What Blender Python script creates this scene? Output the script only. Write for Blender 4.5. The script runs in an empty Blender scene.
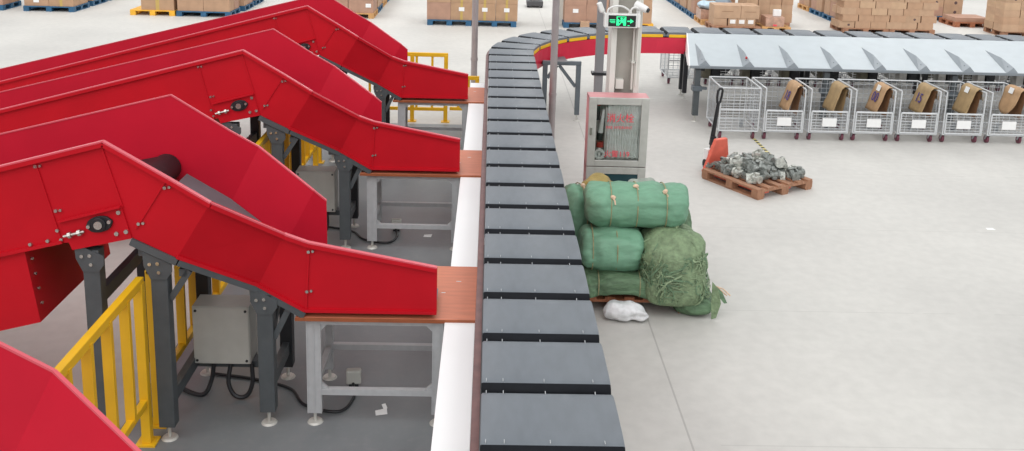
import bpy, bmesh, math, random
from mathutils import Vector, Matrix, noise
random.seed(7)
S = bpy.context.scene
C = S.collection
V = Vector
PI = math.pi

# ------------------------------------------------------------------ materials
def mat(name, col, rough=0.5, metal=0.0, var=0.0, scale=8.0, bump=0.0, bscale=60.0, emit=None, estr=1.0, spec=0.5, stretch=(1, 1, 1), coat=0.0):
    m = bpy.data.materials.new(name); m.use_nodes = True
    nt = m.node_tree; b = nt.nodes['Principled BSDF']
    b.inputs['Base Color'].default_value = (*col, 1)
    b.inputs['Roughness'].default_value = rough
    b.inputs['Metallic'].default_value = metal
    b.inputs['Specular IOR Level'].default_value = spec
    b.inputs['Coat Weight'].default_value = coat
    if emit:
        b.inputs['Emission Color'].default_value = (*emit, 1); b.inputs['Emission Strength'].default_value = estr
    if var or bump:
        tc = nt.nodes.new('ShaderNodeTexCoord'); mp = nt.nodes.new('ShaderNodeMapping')
        mp.inputs['Scale'].default_value = stretch
        nt.links.new(tc.outputs['Object'], mp.inputs['Vector'])
    if var:
        n = nt.nodes.new('ShaderNodeTexNoise'); n.inputs['Scale'].default_value = scale; n.inputs['Detail'].default_value = 5
        r = nt.nodes.new('ShaderNodeValToRGB')
        r.color_ramp.elements[0].position = .3; r.color_ramp.elements[1].position = .7
        r.color_ramp.elements[0].color = (*[c * (1 - var) for c in col], 1)
        r.color_ramp.elements[1].color = (*[min(1, c * (1 + var)) for c in col], 1)
        nt.links.new(mp.outputs['Vector'], n.inputs['Vector']); nt.links.new(n.outputs['Fac'], r.inputs['Fac'])
        nt.links.new(r.outputs['Color'], b.inputs['Base Color'])
    if bump:
        n2 = nt.nodes.new('ShaderNodeTexNoise'); n2.inputs['Scale'].default_value = bscale; n2.inputs['Detail'].default_value = 4
        bp = nt.nodes.new('ShaderNodeBump'); bp.inputs['Strength'].default_value = bump; bp.inputs['Distance'].default_value = .02
        nt.links.new(mp.outputs['Vector'], n2.inputs['Vector']); nt.links.new(n2.outputs['Fac'], bp.inputs['Height'])
        nt.links.new(bp.outputs['Normal'], b.inputs['Normal'])
    return m

M = {}
M['red'] = mat('red_paint', (.50, .0045, .014), .5, spec=.22, var=.06, scale=3, bump=.03, bscale=220)
M['red_highlight'] = mat('red_paint_highlight', (.66, .09, .12), .35, bump=.02, bscale=200)  # paler red: the highlight along the panel edges put into the colour
M['red_inner'] = mat('red_paint_inner', (.55, .008, .028), .5, spec=.22, var=.05, scale=3, bump=.03, bscale=220)
M['sorter_red'] = mat('crimson_skirt', (.60, .02, .055), .4, var=.06, scale=4)
M['maroon'] = mat('shaded_red_skirt', (.16, .075, .07), .5, var=.2, scale=12)  # red of the outer skirt with its shade put into the colour
M['steel'] = mat('grey_painted_steel', (.072, .082, .088), .5, var=.12, scale=10, bump=.03, bscale=150)
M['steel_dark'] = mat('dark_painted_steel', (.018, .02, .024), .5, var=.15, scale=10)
M['steel_mid'] = mat('blue_grey_steel', (.10, .12, .135), .45, var=.12, scale=10)
M['alu'] = mat('aluminium_profile', (.45, .46, .47), .42, metal=.1, var=.06, scale=20)
M['galv'] = mat('galvanised_wire', (.42, .44, .46), .42, metal=.25, var=.1, scale=20)
M['cart_white'] = mat('pale_cart_paint', (.55, .565, .575), .4, var=.06, scale=12)
M['foot'] = mat('pale_zinc_foot', (.55, .54, .50), .4, metal=.2, var=.08, scale=20)
M['chrome'] = mat('bright_bolt', (.48, .46, .43), .25, metal=.8, var=.05, scale=30)
M['yellow'] = mat('yellow_paint', (.80, .46, .012), .42, var=.07, scale=5)
M['black'] = mat('black_rubber', (.012, .013, .016), .45, var=.2, scale=20)
M['belt'] = mat('grey_belt', (.135, .152, .172), .45, var=.07, scale=6, bump=.06, bscale=420, stretch=(3, 1, 1))
M['belt_edge'] = mat('tray_edge_shade', (.007, .008, .011), .6, spec=.15, var=.2, scale=20)  # shade on the rolled tray ends put into the colour; also the chassis
M['slide'] = mat('grey_slide_belt', (.14, .145, .16), .5, var=.08, scale=8)
M['board'] = mat('orange_brown_board', (.60, .195, .105), .42, var=.10, scale=5, stretch=(1, 6, 1))
M['board_edge'] = mat('board_edge', (.30, .085, .03), .5, var=.12, scale=12)
M['white'] = mat('white_sheet', (.96, .965, .965), .4, var=.015, scale=3)
M['white_paint'] = mat('white_paint', (.66, .65, .60), .5, var=.06, scale=3)
M['grey_web'] = mat('grey_column_web', (.40, .38, .34), .6, var=.1, scale=5)
M['pole_lilac'] = mat('lilac_grey_pole', (.36, .32, .32), .4, metal=.2, var=.1, scale=6)
M['pole_grey'] = mat('grey_pole', (.25, .25, .26), .45, metal=.2, var=.08, scale=6)
M['jbox'] = mat('grey_enclosure', (.50, .50, .46), .45, var=.06, scale=8)
M['chute'] = mat('chute_sheet', (.43, .475, .50), .4, var=.04, scale=5)
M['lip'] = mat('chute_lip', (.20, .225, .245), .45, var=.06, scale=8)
M['chute_shade'] = mat('chute_divider_shade', (.26, .29, .315), .45, var=.05, scale=6)  # chute grey with the shade of the divider faces painted in
M['tarp'] = mat('green_woven_tarp', (.145, .305, .20), .62, var=.12, scale=9, bump=.5, bscale=9, stretch=(1, 2.2, 2.2))
M['tarp_dark'] = mat('dark_green_tarp', (.10, .175, .095), .65, var=.3, scale=10, bump=.8, bscale=14, stretch=(.8, 2.5, 2.5))
M['tarp_olive'] = mat('olive_netting', (.175, .245, .135), .7, var=.25, scale=22, bump=.7, bscale=40)
M['tarp_pale'] = mat('pale_frayed_strip', (.22, .295, .17), .7, var=.2, scale=20)
M['gold'] = mat('gold_olive_sack', (.30, .22, .065), .55, var=.3, scale=10, bump=.5, bscale=20)
M['greysack'] = mat('grey_green_sack', (.27, .30, .26), .55, var=.3, scale=12, bump=.5, bscale=24)
M['twine'] = mat('twine', (.27, .26, .14), .8, var=.2, scale=40)
M['knot'] = mat('pale_twine_knot', (.66, .48, .34), .8, var=.2, scale=60)
M['plastic'] = mat('white_plastic_film', (.72, .73, .74), .3, var=.15, scale=18, bump=.5, bscale=22)
M['wood'] = mat('pallet_wood', (.33, .165, .095), .7, var=.25, scale=9, stretch=(1, 7, 1))
M['wood_red'] = mat('reddish_pallet_wood', (.34, .125, .06), .7, var=.25, scale=9, stretch=(1, 7, 1))
M['wood_orange'] = mat('orange_pallet_wood', (.56, .31, .12), .7, var=.2, scale=9, stretch=(1, 7, 1))
M['blue_plastic'] = mat('blue_pallet_plastic', (.02, .10, .20), .5, var=.2, scale=6)
M['yellow_plastic'] = mat('yellow_pallet_plastic', (.80, .42, .03), .5, var=.1, scale=6)
M['jack'] = mat('salmon_jack_paint', (.74, .15, .10), .45, var=.12, scale=8)
M['casting'] = mat('grey_green_casting', (.225, .24, .225), .42, metal=.45, var=.45, scale=26, bump=.3, bscale=40)
M['casting_pale'] = mat('pale_casting', (.46, .47, .43), .4, metal=.4, var=.35, scale=26, bump=.3, bscale=40)
M['kraft'] = mat('kraft_paper', (.43, .265, .14), .7, var=.14, scale=9, bump=.25, bscale=14)
M['kraft_dark'] = mat('kraft_paper_olive', (.36, .245, .12), .7, var=.16, scale=9, bump=.25, bscale=14)
M['kraft_shadow'] = mat('kraft_shade_and_print', (.22, .11, .05), .7, var=.2, scale=9)  # darker kraft, shade painted in for inner plies; also colours printed lines
M['ink'] = mat('blue_ink', (.06, .04, .22), .6, var=.1, scale=20)
M['mark'] = mat('faint_white_mark', (.42, .43, .44), .6)
M['paper'] = mat('white_paper', (.80, .80, .79), .6, var=.03, scale=10)
M['caster_pink'] = mat('maroon_caster', (.15, .035, .06), .45, var=.2, scale=20)
M['cab_red'] = mat('faded_red_cabinet', (.60, .26, .27), .5, var=.1, scale=5)
M['cab_alu'] = mat('brushed_cabinet_frame', (.46, .46, .43), .38, metal=.3, var=.08, scale=14)
M['cab_inside'] = mat('cabinet_inside', (.80, .79, .76), .6, var=.1, scale=9)
M['teal'] = mat('dark_teal_panel', (.018, .05, .058), .2, var=.2, scale=4)
M['hose'] = mat('pale_hose', (.95, .94, .91), .7, var=.18, scale=16)
M['hose_red'] = mat('red_coupling', (.45, .03, .025), .45, var=.1, scale=10)
M['letter'] = mat('red_lettering', (.78, .07, .10), .5, var=.05, scale=20)
M['sign_black'] = mat('sign_face', (.008, .012, .010), .3, var=.1, scale=10)
M['green'] = mat('lit_green', (.02, .55, .22), .5, emit=(.03, .85, .32), estr=.9, var=.03)
M['lamp_white'] = mat('lamp_plastic', (.76, .76, .74), .4, var=.03, scale=6)
M['sack_black'] = mat('black_sack', (.016, .017, .022), .6, var=.3, scale=9, bump=.3, bscale=18)
M['sack_olive'] = mat('olive_sack', (.16, .15, .105), .6, var=.3, scale=9, bump=.3, bscale=18)
M['sack_white'] = mat('pale_sack', (.62, .61, .58), .6, var=.15, scale=9, bump=.3, bscale=18)
M['sky_bag'] = mat('pale_blue_film', (.40, .52, .60), .4, var=.2, scale=8, bump=.4, bscale=14)
M['grey_bag'] = mat('blue_grey_film', (.20, .24, .29), .4, var=.2, scale=8, bump=.4, bscale=14)
M['film'] = mat('wrapped_carton', (.44, .27, .20), .3, var=.3, scale=8)
M['machine'] = mat('grey_machine', (.07, .07, .075), .5, var=.1, scale=8)

def hazard():
    m = mat('hazard_stripes', (.8, .55, .02), .55); nt = m.node_tree; b = nt.nodes['Principled BSDF']
    tc = nt.nodes.new('ShaderNodeTexCoord'); w = nt.nodes.new('ShaderNodeTexWave'); r = nt.nodes.new('ShaderNodeValToRGB')
    w.wave_type = 'BANDS'; w.bands_direction = 'Y'; w.inputs['Scale'].default_value = 2.4
    r.color_ramp.interpolation = 'CONSTANT'; r.color_ramp.elements[0].color = (.02, .02, .02, 1)
    r.color_ramp.elements[1].position = .5; r.color_ramp.elements[1].color = (.72, .62, .25, 1)
    nt.links.new(tc.outputs['Object'], w.inputs['Vector']); nt.links.new(w.outputs['Fac'], r.inputs['Fac']); nt.links.new(r.outputs['Color'], b.inputs['Base Color'])
    return m
M['hazard'] = hazard()

def glass():
    m = bpy.data.materials.new('cabinet_glass'); m.use_nodes = True; nt = m.node_tree
    out = nt.nodes['Material Output']; nt.nodes.remove(nt.nodes['Principled BSDF'])
    t = nt.nodes.new('ShaderNodeBsdfTransparent'); t.inputs['Color'].default_value = (.93, .95, .94, 1)
    g = nt.nodes.new('ShaderNodeBsdfGlossy'); g.inputs['Roughness'].default_value = .05
    f = nt.nodes.new('ShaderNodeFresnel'); f.inputs['IOR'].default_value = 1.45
    mx = nt.nodes.new('ShaderNodeMixShader')
    nt.links.new(f.outputs['Fac'], mx.inputs['Fac']); nt.links.new(t.outputs[0], mx.inputs[1]); nt.links.new(g.outputs[0], mx.inputs[2]); nt.links.new(mx.outputs[0], out.inputs['Surface'])
    return m
M['glass'] = glass()

def carton_mat(name, col, dot=0.0, tape=None, dz=.5):
    """cardboard with a printed tape seam (generated coordinates) and an optional round dark stamp on the faces"""
    m = mat(name, col, .7, var=.10, scale=5); nt = m.node_tree; b = nt.nodes['Principled BSDF']
    src = b.inputs['Base Color'].links[0].from_socket
    tc = nt.nodes.new('ShaderNodeTexCoord'); sp = nt.nodes.new('ShaderNodeSeparateXYZ'); nt.links.new(tc.outputs['Generated'], sp.inputs[0])
    def math_(op, a, bb=None):
        n = nt.nodes.new('ShaderNodeMath'); n.operation = op
        for i, x in enumerate((a, bb)):
            if x is None: continue
            if isinstance(x, (int, float)): n.inputs[i].default_value = x
            else: nt.links.new(x, n.inputs[i])
        return n.outputs[0]
    def mix(fac, a, colr):
        n = nt.nodes.new('ShaderNodeMix'); n.data_type = 'RGBA'
        nt.links.new(fac, n.inputs['Factor']); nt.links.new(a, n.inputs['A']); n.inputs['B'].default_value = (*colr, 1)
        return n.outputs['Result']
    # darker rub along the edges of every face
    cur = src
    if tape:
        d = math_('ABSOLUTE', math_('SUBTRACT', sp.outputs['X'], .5)); f = math_('LESS_THAN', d, .055)
        cur = mix(f, cur, tape)
    if dot:
        dx = math_('SUBTRACT', sp.outputs['X'], .62); dz_ = math_('SUBTRACT', sp.outputs['Z'], dz)
        r2 = math_('ADD', math_('MULTIPLY', math_('MULTIPLY', dx, dx), 4.2), math_('MULTIPLY', dz_, dz_))
        cur = mix(math_('LESS_THAN', r2, dot * dot), cur, (.10, .06, .06))
    nt.links.new(cur, b.inputs['Base Color'])
    return m
KR = (.42, .255, .15)
M['carton'] = carton_mat('cardboard', (.43, .265, .165))
M['carton_pale'] = carton_mat('pale_cardboard', (.49, .325, .205))
M['carton_pink'] = carton_mat('pinkish_cardboard', (.40, .235, .165))
M['carton_tape'] = carton_mat('taped_cardboard', (.42, .26, .155), tape=(.50, .35, .10))
M['carton_dot'] = carton_mat('stamped_cardboard', (.44, .28, .18), dot=.24)
M['carton_plain'] = carton_mat('tan_cardboard', (.45, .29, .185))
M['carton_dot2'] = carton_mat('small_stamp_cardboard', (.42, .27, .17), dot=.17, dz=.45)

def floor_mat():
    m = bpy.data.materials.new('concrete_floor'); m.use_nodes = True; nt = m.node_tree; b = nt.nodes['Principled BSDF']
    L = nt.links.new
    tc = nt.nodes.new('ShaderNodeTexCoord'); sp = nt.nodes.new('ShaderNodeSeparateXYZ'); L(tc.outputs['Object'], sp.inputs[0])
    def mth(op, a, bb=None, c=None):
        n = nt.nodes.new('ShaderNodeMath'); n.operation = op
        for i, x in enumerate((a, bb, c)):
            if x is None: continue
            if isinstance(x, (int, float)): n.inputs[i].default_value = x
            else: L(x, n.inputs[i])
        return n.outputs[0]
    def ramp(fac, p0, c0, p1, c1):
        r = nt.nodes.new('ShaderNodeValToRGB'); e = r.color_ramp.elements
        e[0].position = p0; e[0].color = (*c0, 1); e[1].position = p1; e[1].color = (*c1, 1); L(fac, r.inputs['Fac']); return r.outputs['Color']
    def nz(scale, det=5, stretch=None):
        n = nt.nodes.new('ShaderNodeTexNoise'); n.inputs['Scale'].default_value = scale; n.inputs['Detail'].default_value = det
        if stretch:
            mp = nt.nodes.new('ShaderNodeMapping'); mp.inputs['Scale'].default_value = stretch; L(tc.outputs['Object'], mp.inputs['Vector']); L(mp.outputs['Vector'], n.inputs['Vector'])
        else: L(tc.outputs['Object'], n.inputs['Vector'])
        return n.outputs['Fac']
    def mix(fac, a, bb):
        n = nt.nodes.new('ShaderNodeMix'); n.data_type = 'RGBA'
        if isinstance(fac, (int, float)): n.inputs['Factor'].default_value = fac
        else: L(fac, n.inputs['Factor'])
        for k, x in (('A', a), ('B', bb)):
            if isinstance(x, tuple): n.inputs[k].default_value = (*x, 1)
            else: L(x, n.inputs[k])
        return n.outputs['Result']
    X, Y = sp.outputs['X'], sp.outputs['Y']
    # pale concrete: cool grey near the line, warmer and paler away from it
    pale = ramp(nz(.5, 6), .3, (.505, .492, .465), .7, (.595, .58, .545))
    fine = ramp(nz(9, 6), .35, (.88, .88, .88), .65, (1, 1, 1))
    mm = nt.nodes.new('ShaderNodeMix'); mm.data_type = 'RGBA'; mm.blend_type = 'MULTIPLY'; mm.inputs['Factor'].default_value = .6
    L(pale, mm.inputs['A']); L(fine, mm.inputs['B']); pale = mm.outputs['Result']
    # saw-cut joints: lines along y every 4 m and along x every 2.1 m near the camera
    jx = mth('LESS_THAN', mth('ABSOLUTE', mth('SUBTRACT', X, 1.43)), .007)
    jy = mth('LESS_THAN', mth('ABSOLUTE', mth('SUBTRACT', mth('MODULO', mth('ADD', Y, 20 - 1.47 + 1.05 - .02 + .9), 2.1), 1.05)), .006)
    worn = mth('GREATER_THAN', nz(1.3, 3), .46)
    pale = mix(mth('MULTIPLY', jx, .45), pale, (.22, .21, .2))
    pale = mix(mth('MULTIPLY', mth('MULTIPLY', jy, worn), .22), pale, (.25, .24, .22))
    # grey painted strip under the induction lines
    dark = ramp(nz(1.6, 6, (1, .5, 1)), .3, (.165, .178, .186), .7, (.235, .248, .254))
    dark = mix(mth('MULTIPLY', ramp_fac(nt, L, nz(14, 6)), .25), dark, (.26, .26, .26))
    e = mth('ADD', X, mth('MULTIPLY', nz(3), .02))
    inx = mth('MULTIPLY', mth('GREATER_THAN', e, -2.42), mth('LESS_THAN', e, .05))
    iny = mth('LESS_THAN', Y, 14.25)
    msk = mth('MULTIPLY', inx, iny)
    L(mix(msk, pale, dark), b.inputs['Base Color'])
    rg = mth('SUBTRACT', .55, mth('MULTIPLY', msk, .2)); L(rg, b.inputs['Roughness'])
    b.inputs['Specular IOR Level'].default_value = .4
    bp = nt.nodes.new('ShaderNodeBump'); bp.inputs['Strength'].default_value = .06; bp.inputs['Distance'].default_value = .01
    L(nz(30, 5), bp.inputs['Height']); L(bp.outputs['Normal'], b.inputs['Normal'])
    return m
def ramp_fac(nt, L, f):
    r = nt.nodes.new('ShaderNodeValToRGB'); r.color_ramp.elements[0].position = .52; r.color_ramp.elements[1].position = .72
    L(f, r.inputs['Fac']); return r.outputs['Color']
M['floor'] = floor_mat()

# ------------------------------------------------------------------ mesh helpers
class MB:
    def __init__(s): s.v = []; s.f = []; s.mi = []; s.cur = 0
    def add(s, verts, faces, mi=None):
        n = len(s.v); s.v += [tuple(p) for p in verts]; s.f += [tuple(i + n for i in f) for f in faces]
        s.mi += [s.cur if mi is None else mi] * len(faces); return s
    def box(s, c, d, R=None, mi=None):
        hx, hy, hz = d[0] / 2, d[1] / 2, d[2] / 2
        vs = [V((x, y, z)) for x in (-hx, hx) for y in (-hy, hy) for z in (-hz, hz)]
        if R is not None: vs = [R @ p for p in vs]
        vs = [p + V(c) for p in vs]
        return s.add(vs, [(0, 1, 3, 2), (4, 6, 7, 5), (0, 4, 5, 1), (2, 3, 7, 6), (0, 2, 6, 4), (1, 5, 7, 3)], mi)
    def bb(s, x0, x1, y0, y1, z0, z1, mi=None):
        return s.box(((x0 + x1) / 2, (y0 + y1) / 2, (z0 + z1) / 2), (x1 - x0, y1 - y0, z1 - z0), None, mi)
    def beam(s, p, q, w, h, up=(0, 0, 1), mi=None):
        p, q = V(p), V(q); d = q - p; L = d.length; d.normalize(); u = V(up)
        if abs(d.dot(u)) > .98: u = V((0, 1, 0))
        x = d.cross(u).normalized(); z = x.cross(d)
        R = Matrix((x, d, z)).transposed()
        return s.box((p + q) / 2, (w, L, h), R, mi)
    def cyl(s, p, q, r, n=12, r2=None, mi=None, caps=True):
        p, q = V(p), V(q); d = (q - p).normalized(); u = V((0, 0, 1)) if abs(d.z) < .9 else V((1, 0, 0))
        x = d.cross(u).normalized(); y = d.cross(x); r2 = r if r2 is None else r2
        vs = []
        for c, rr in ((p, r), (q, r2)):
            vs += [c + x * math.cos(2 * PI * k / n) * rr + y * math.sin(2 * PI * k / n) * rr for k in range(n)]
        fs = [(k, (k + 1) % n, n + (k + 1) % n, n + k) for k in range(n)]
        if caps: fs += [tuple(range(n))[::-1], tuple(range(n, 2 * n))]
        return s.add(vs, fs, mi)
    def tube(s, pts, r, n=8, closed=False, mi=None):
        pts = [V(p) for p in pts]; N = len(pts); vs = []
        rr = r if isinstance(r, (list, tuple)) else [r] * N
        prev = None
        for i, p in enumerate(pts):
            a = pts[(i - 1) % N] if (closed or i > 0) else p; b = pts[(i + 1) % N] if (closed or i < N - 1) else p
            d = (b - a).normalized()
            if prev is None:
                u = V((0, 0, 1)) if abs(d.z) < .9 else V((1, 0, 0)); x = d.cross(u).normalized()
            else: x = (prev - d * prev.dot(d)).normalized()
            prev = x; y = d.cross(x)
            vs += [p + (x * math.cos(2 * PI * k / n) + y * math.sin(2 * PI * k / n)) * rr[i] for k in range(n)]
        fs = []
        for i in range(N if closed else N - 1):
            a, b = i * n, ((i + 1) % N) * n
            fs += [(a + k, a + (k + 1) % n, b + (k + 1) % n, b + k) for k in range(n)]
        if not closed: fs += [tuple(range(n))[::-1], tuple(range((N - 1) * n, N * n))]
        return s.add(vs, fs, mi)
    def prism(s, poly, off, mi=None):
        n = len(poly); off = V(off); a = [V(p) for p in poly]; b = [p + off for p in a]
        fs = [tuple(range(n))[::-1], tuple(range(n, 2 * n))] + [(k, (k + 1) % n, n + (k + 1) % n, n + k) for k in range(n)]
        return s.add(a + b, fs, mi)
    def bolt(s, p, d, r=.012, h=.01):
        p, d = V(p), V(d).normalized(); return s.cyl(p, p + d * h, r, 8)
    def build(s, name, m, parent=None, smooth=False, bevel=0.0, loc=None, rz=0.0, sub=0, angle=40):
        me = bpy.data.meshes.new(name); me.from_pydata(s.v, [], s.f); me.update()
        bm = bmesh.new(); bm.from_mesh(me); bmesh.ops.recalc_face_normals(bm, faces=bm.faces); bm.to_mesh(me); bm.free()
        ms = m if isinstance(m, (list, tuple)) else [m]
        for k in ms: me.materials.append(M[k] if isinstance(k, str) else k)
        for i, p in enumerate(me.polygons): p.material_index = min(s.mi[i], len(ms) - 1)
        o = bpy.data.objects.new(name, me); C.objects.link(o)
        if parent: o.parent = parent
        if loc is not None: o.location = loc
        o.rotation_euler.z = rz
        if bevel:
            b = o.modifiers.new('bevel', 'BEVEL'); b.width = bevel; b.segments = 2; b.limit_method = 'ANGLE'; b.angle_limit = math.radians(35)
        if sub:
            sb = o.modifiers.new('sub', 'SUBSURF'); sb.levels = sub; sb.render_levels = sub
        if smooth or sub:
            me.polygons.foreach_set('use_smooth', [True] * len(me.polygons))
            if not sub: me.set_sharp_from_angle(angle=math.radians(angle))
        return o

def tag(o, label, cat, group=None, kind=None):
    o['label'] = label; o['category'] = cat
    if group: o['group'] = group
    if kind: o['kind'] = kind
    return o
def empty(name, loc=(0, 0, 0), rz=0, label=None, cat=None, group=None):
    o = bpy.data.objects.new(name, None); C.objects.link(o); o.location = loc; o.rotation_euler.z = rz; o.empty_display_size = .1
    if label: tag(o, label, cat, group)
    return o
KIDS = {}
def copy_tree(o, parent=None, loc=None, rz=None, label=None, group=None):
    c = o.copy(); C.objects.link(c)
    if parent: c.parent = parent
    if loc is not None: c.location = loc
    if rz is not None: c.rotation_euler.z = rz
    if label: c['label'] = label
    if group: c['group'] = group
    for ch in list(o.children): copy_tree(ch, c)
    return c
def struct(o): o['kind'] = 'structure'; return o
def text_mesh(body, size, name, m, parent, loc, rot=(PI / 2, 0, 0), ext=.002, align='CENTER', sx=1.0):
    c = bpy.data.curves.new(name, 'FONT'); c.body = body; c.size = size; c.extrude = ext; c.align_x = align; c.align_y = 'CENTER'
    t = bpy.data.objects.new(name, c); C.objects.link(t); bpy.context.view_layer.update()
    me = bpy.data.meshes.new_from_object(t.evaluated_get(bpy.context.evaluated_depsgraph_get()))
    bpy.data.objects.remove(t); me.materials.clear(); me.materials.append(M[m])
    o = bpy.data.objects.new(name, me); C.objects.link(o); o.parent = parent; o.location = loc; o.rotation_euler = rot; o.scale = (sx, 1, 1)
    return o
def lump(rx, ry, rz, e=.75, nu=28, nv=16, amp=.02, fr=5.0, seed=0, pinch=None, e2=None):
    """a lumpy superellipsoid (long axis x) as an MB"""
    mb = MB(); vs = []; fs = []
    e2 = e if e2 is None else e2
    sg = lambda t, p: math.copysign(abs(t) ** p, t)
    for j in range(nv + 1):
        ph = -PI / 2 + PI * j / nv
        for i in range(nu):
            th = 2 * PI * i / nu
            x = sg(math.sin(ph), e); c = sg(math.cos(ph), e)
            p = V((rx * x, ry * c * sg(math.cos(th), e2), rz * c * sg(math.sin(th), e2)))
            n = V((p.x / rx ** 2, p.y / ry ** 2, p.z / rz ** 2))
            if n.length > 1e-6: n.normalize()
            p += n * amp * noise.noise(p * fr + V((seed * 3.1, seed, 0))) * 2
            p += n * amp * .6 * noise.noise(V((p.x * fr * .6, p.y * fr * 3, p.z * fr * 3)) + V((seed, 9, 0)))
            if pinch:
                for px in pinch:
                    d = (p.x - px) / .045; k = 1 - .07 * math.exp(-d * d); p.y *= k; p.z *= k
            vs.append(p)
    for j in range(nv):
        for i in range(nu):
            a = j * nu + i; b = j * nu + (i + 1) % nu
            fs.append((a, b, b + nu, a + nu))
    return mb.add(vs, fs)

# ------------------------------------------------------------------ floor
fl = MB().add([(-60, -6, 0), (60, -6, 0), (60, 90, 0), (-60, 90, 0)], [(0, 1, 2, 3)]).build('floor', 'floor'); struct(fl)

# ------------------------------------------------------------------ sorter loop
ZT = 1.2; W = .66; CX = .33; RC = 2.67; CCX, CCY = 3.0, 13.9; PITCH = .5485
def path(s):
    """s measured along the belt centre line from y=0; returns point and heading angle (0 = +y, +90deg = +x)"""
    if s < CCY: return V((CX, s, 0)), 0.0
    s2 = s - CCY
    if s2 < RC * PI / 2:
        a = s2 / RC; return V((CCX - RC * math.cos(a), CCY + RC * math.sin(a), 0)), a
    return V((CCX + s2 - RC * PI / 2, CCY + RC, 0)), PI / 2
def off(s, d):      # d > 0 to the right of travel
    p, a = path(s); return p + V((math.cos(a), -math.sin(a), 0)) * d
sorter = empty('parcel_sorter', (CX, 4, 0), 0, 'long curving loop sorter of grey belt trays on a crimson skirt', 'sorter')
OX = V((-CX, -4, 0))
ss = [1.2 + .25 * k for k in range(int((27.5 - 1.2) / .25))]
def sweep(prof):    # profile of (d, z) swept along the path
    mb = MB(); n = len(prof); vs = []
    for s in ss:
        for d, z in prof:
            p = off(s, d) + OX; vs.append((p.x, p.y, z))
    fs = []
    for i in range(len(ss) - 1):
        for k in range(n):
            a, b = i * n + k, i * n + (k + 1) % n
            fs.append((a, b, b + n, a + n))
    fs += [tuple(range(n)), tuple(range((len(ss) - 1) * n, len(ss) * n))]
    return mb.add(vs, fs)
sweep([(.30, .83), (.33, .83), (.33, 1.105), (.30, 1.105)]).build('side_skirt', 'sorter_red', sorter)['label'] = 'crimson skirt on the inner side of the curve'
sweep([(-.375, .80), (-.335, .80), (-.335, 1.14), (-.375, 1.14)]).build('side_skirt', 'maroon', sorter)['label'] = 'skirt on the outer side, its red darkened to maroon for shade'
sweep([(-.29, .88), (.29, .88), (.29, 1.06), (-.29, 1.06)]).build('track_bed', 'steel_dark', sorter)
# white shelf strip along the left flank
st = MB().bb(-.255, -.052, 1.2, 13.65, .765, .787)
for y in (7.6, 10.7, 13.4): st.bb(-.2, .05, y - .03, y + .03, .70, .765)
st.v = [(x - CX, y - 4, z) for x, y, z in st.v]
st.build('side_shelf', 'white', sorter, bevel=.003)['label'] = 'white shelf strip along the left flank'
# one belt tray
def make_tray():
    mb = MB(); L = PITCH * .5 - .016; n = 10
    hp = [(L, ZT - .070), (L + .004, ZT - .052), (L - .002, ZT - .034), (L - .014, ZT - .018), (L - .034, ZT - .006), (L - .062, ZT), (L - .12, ZT + .003)]
    prof = [(-y, z) for y, z in hp] + [(0, ZT + .004)] + hp[::-1]
    xs = [-W / 2, -W / 2 + .008, W / 2 - .008, W / 2]; vs = []
    for x in xs:
        for y, z in prof:
            k = .006 if abs(x) > W / 2 - .004 else 0
            vs.append((x, y * (1 - k * 2), z - k))
    m = len(prof); fs = []
    for i in range(3):
        for k in range(m - 1):
            a = i * m + k; fs.append((a, a + 1, a + m + 1, a + m))
    fs += [tuple(range(m)), tuple(range(3 * m, 4 * m)), tuple([0, m, 2 * m, 3 * m] + [3 * m + m - 1, 2 * m + m - 1, m + m - 1, m - 1])]
    mb.add(vs, fs); mb.mi = [0] * len(mb.mi)
    for i in range(3):
        for k in (0, 1, 2, 3, 10, 11, 12, 13): mb.mi[i * (m - 1) + k] = 1  # rolled ends coloured dark where the belt curves down into shade
    mb.mi[-1] = 1; mb.mi[-2] = 0; mb.mi[-3] = 0
    for x in (-W / 2 + .025, -W / 2 + .11, -.01, W / 2 - .09):
        for yy in (-L + .028, L - .028): mb.bb(x - .0018, x + .0018, yy - .002 - .016 * (yy > 0) + .016 * (yy < 0), yy + .024 - .016 * (yy > 0) + .016 * (yy < 0), ZT - .016, ZT + .001, 2)
    t = mb.build('belt_tray', ['belt', 'belt_edge', 'mark'], sorter, smooth=True)
    b = MB().bb(-W / 2 + .04, W / 2 - .03, -L + .012, L - .012, ZT - .13, ZT - .071); b.build('tray_chassis', 'belt_edge', t)
    y = MB()
    y.bb(W / 2 - .012, W / 2 + .0035, -L + .05, L - .05, ZT - .090, ZT - .038); y.build('yellow_strip', 'yellow', t, bevel=.004)
    return t
tray0 = make_tray()
s0 = 3.85 - PITCH * 2.5
for k in range(44):
    s = s0 + PITCH * k; p, a = path(s)
    t = tray0 if k == 0 else copy_tree(tray0, sorter)
    t.location = p + OX; t.rotation_euler.z = -a
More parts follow.
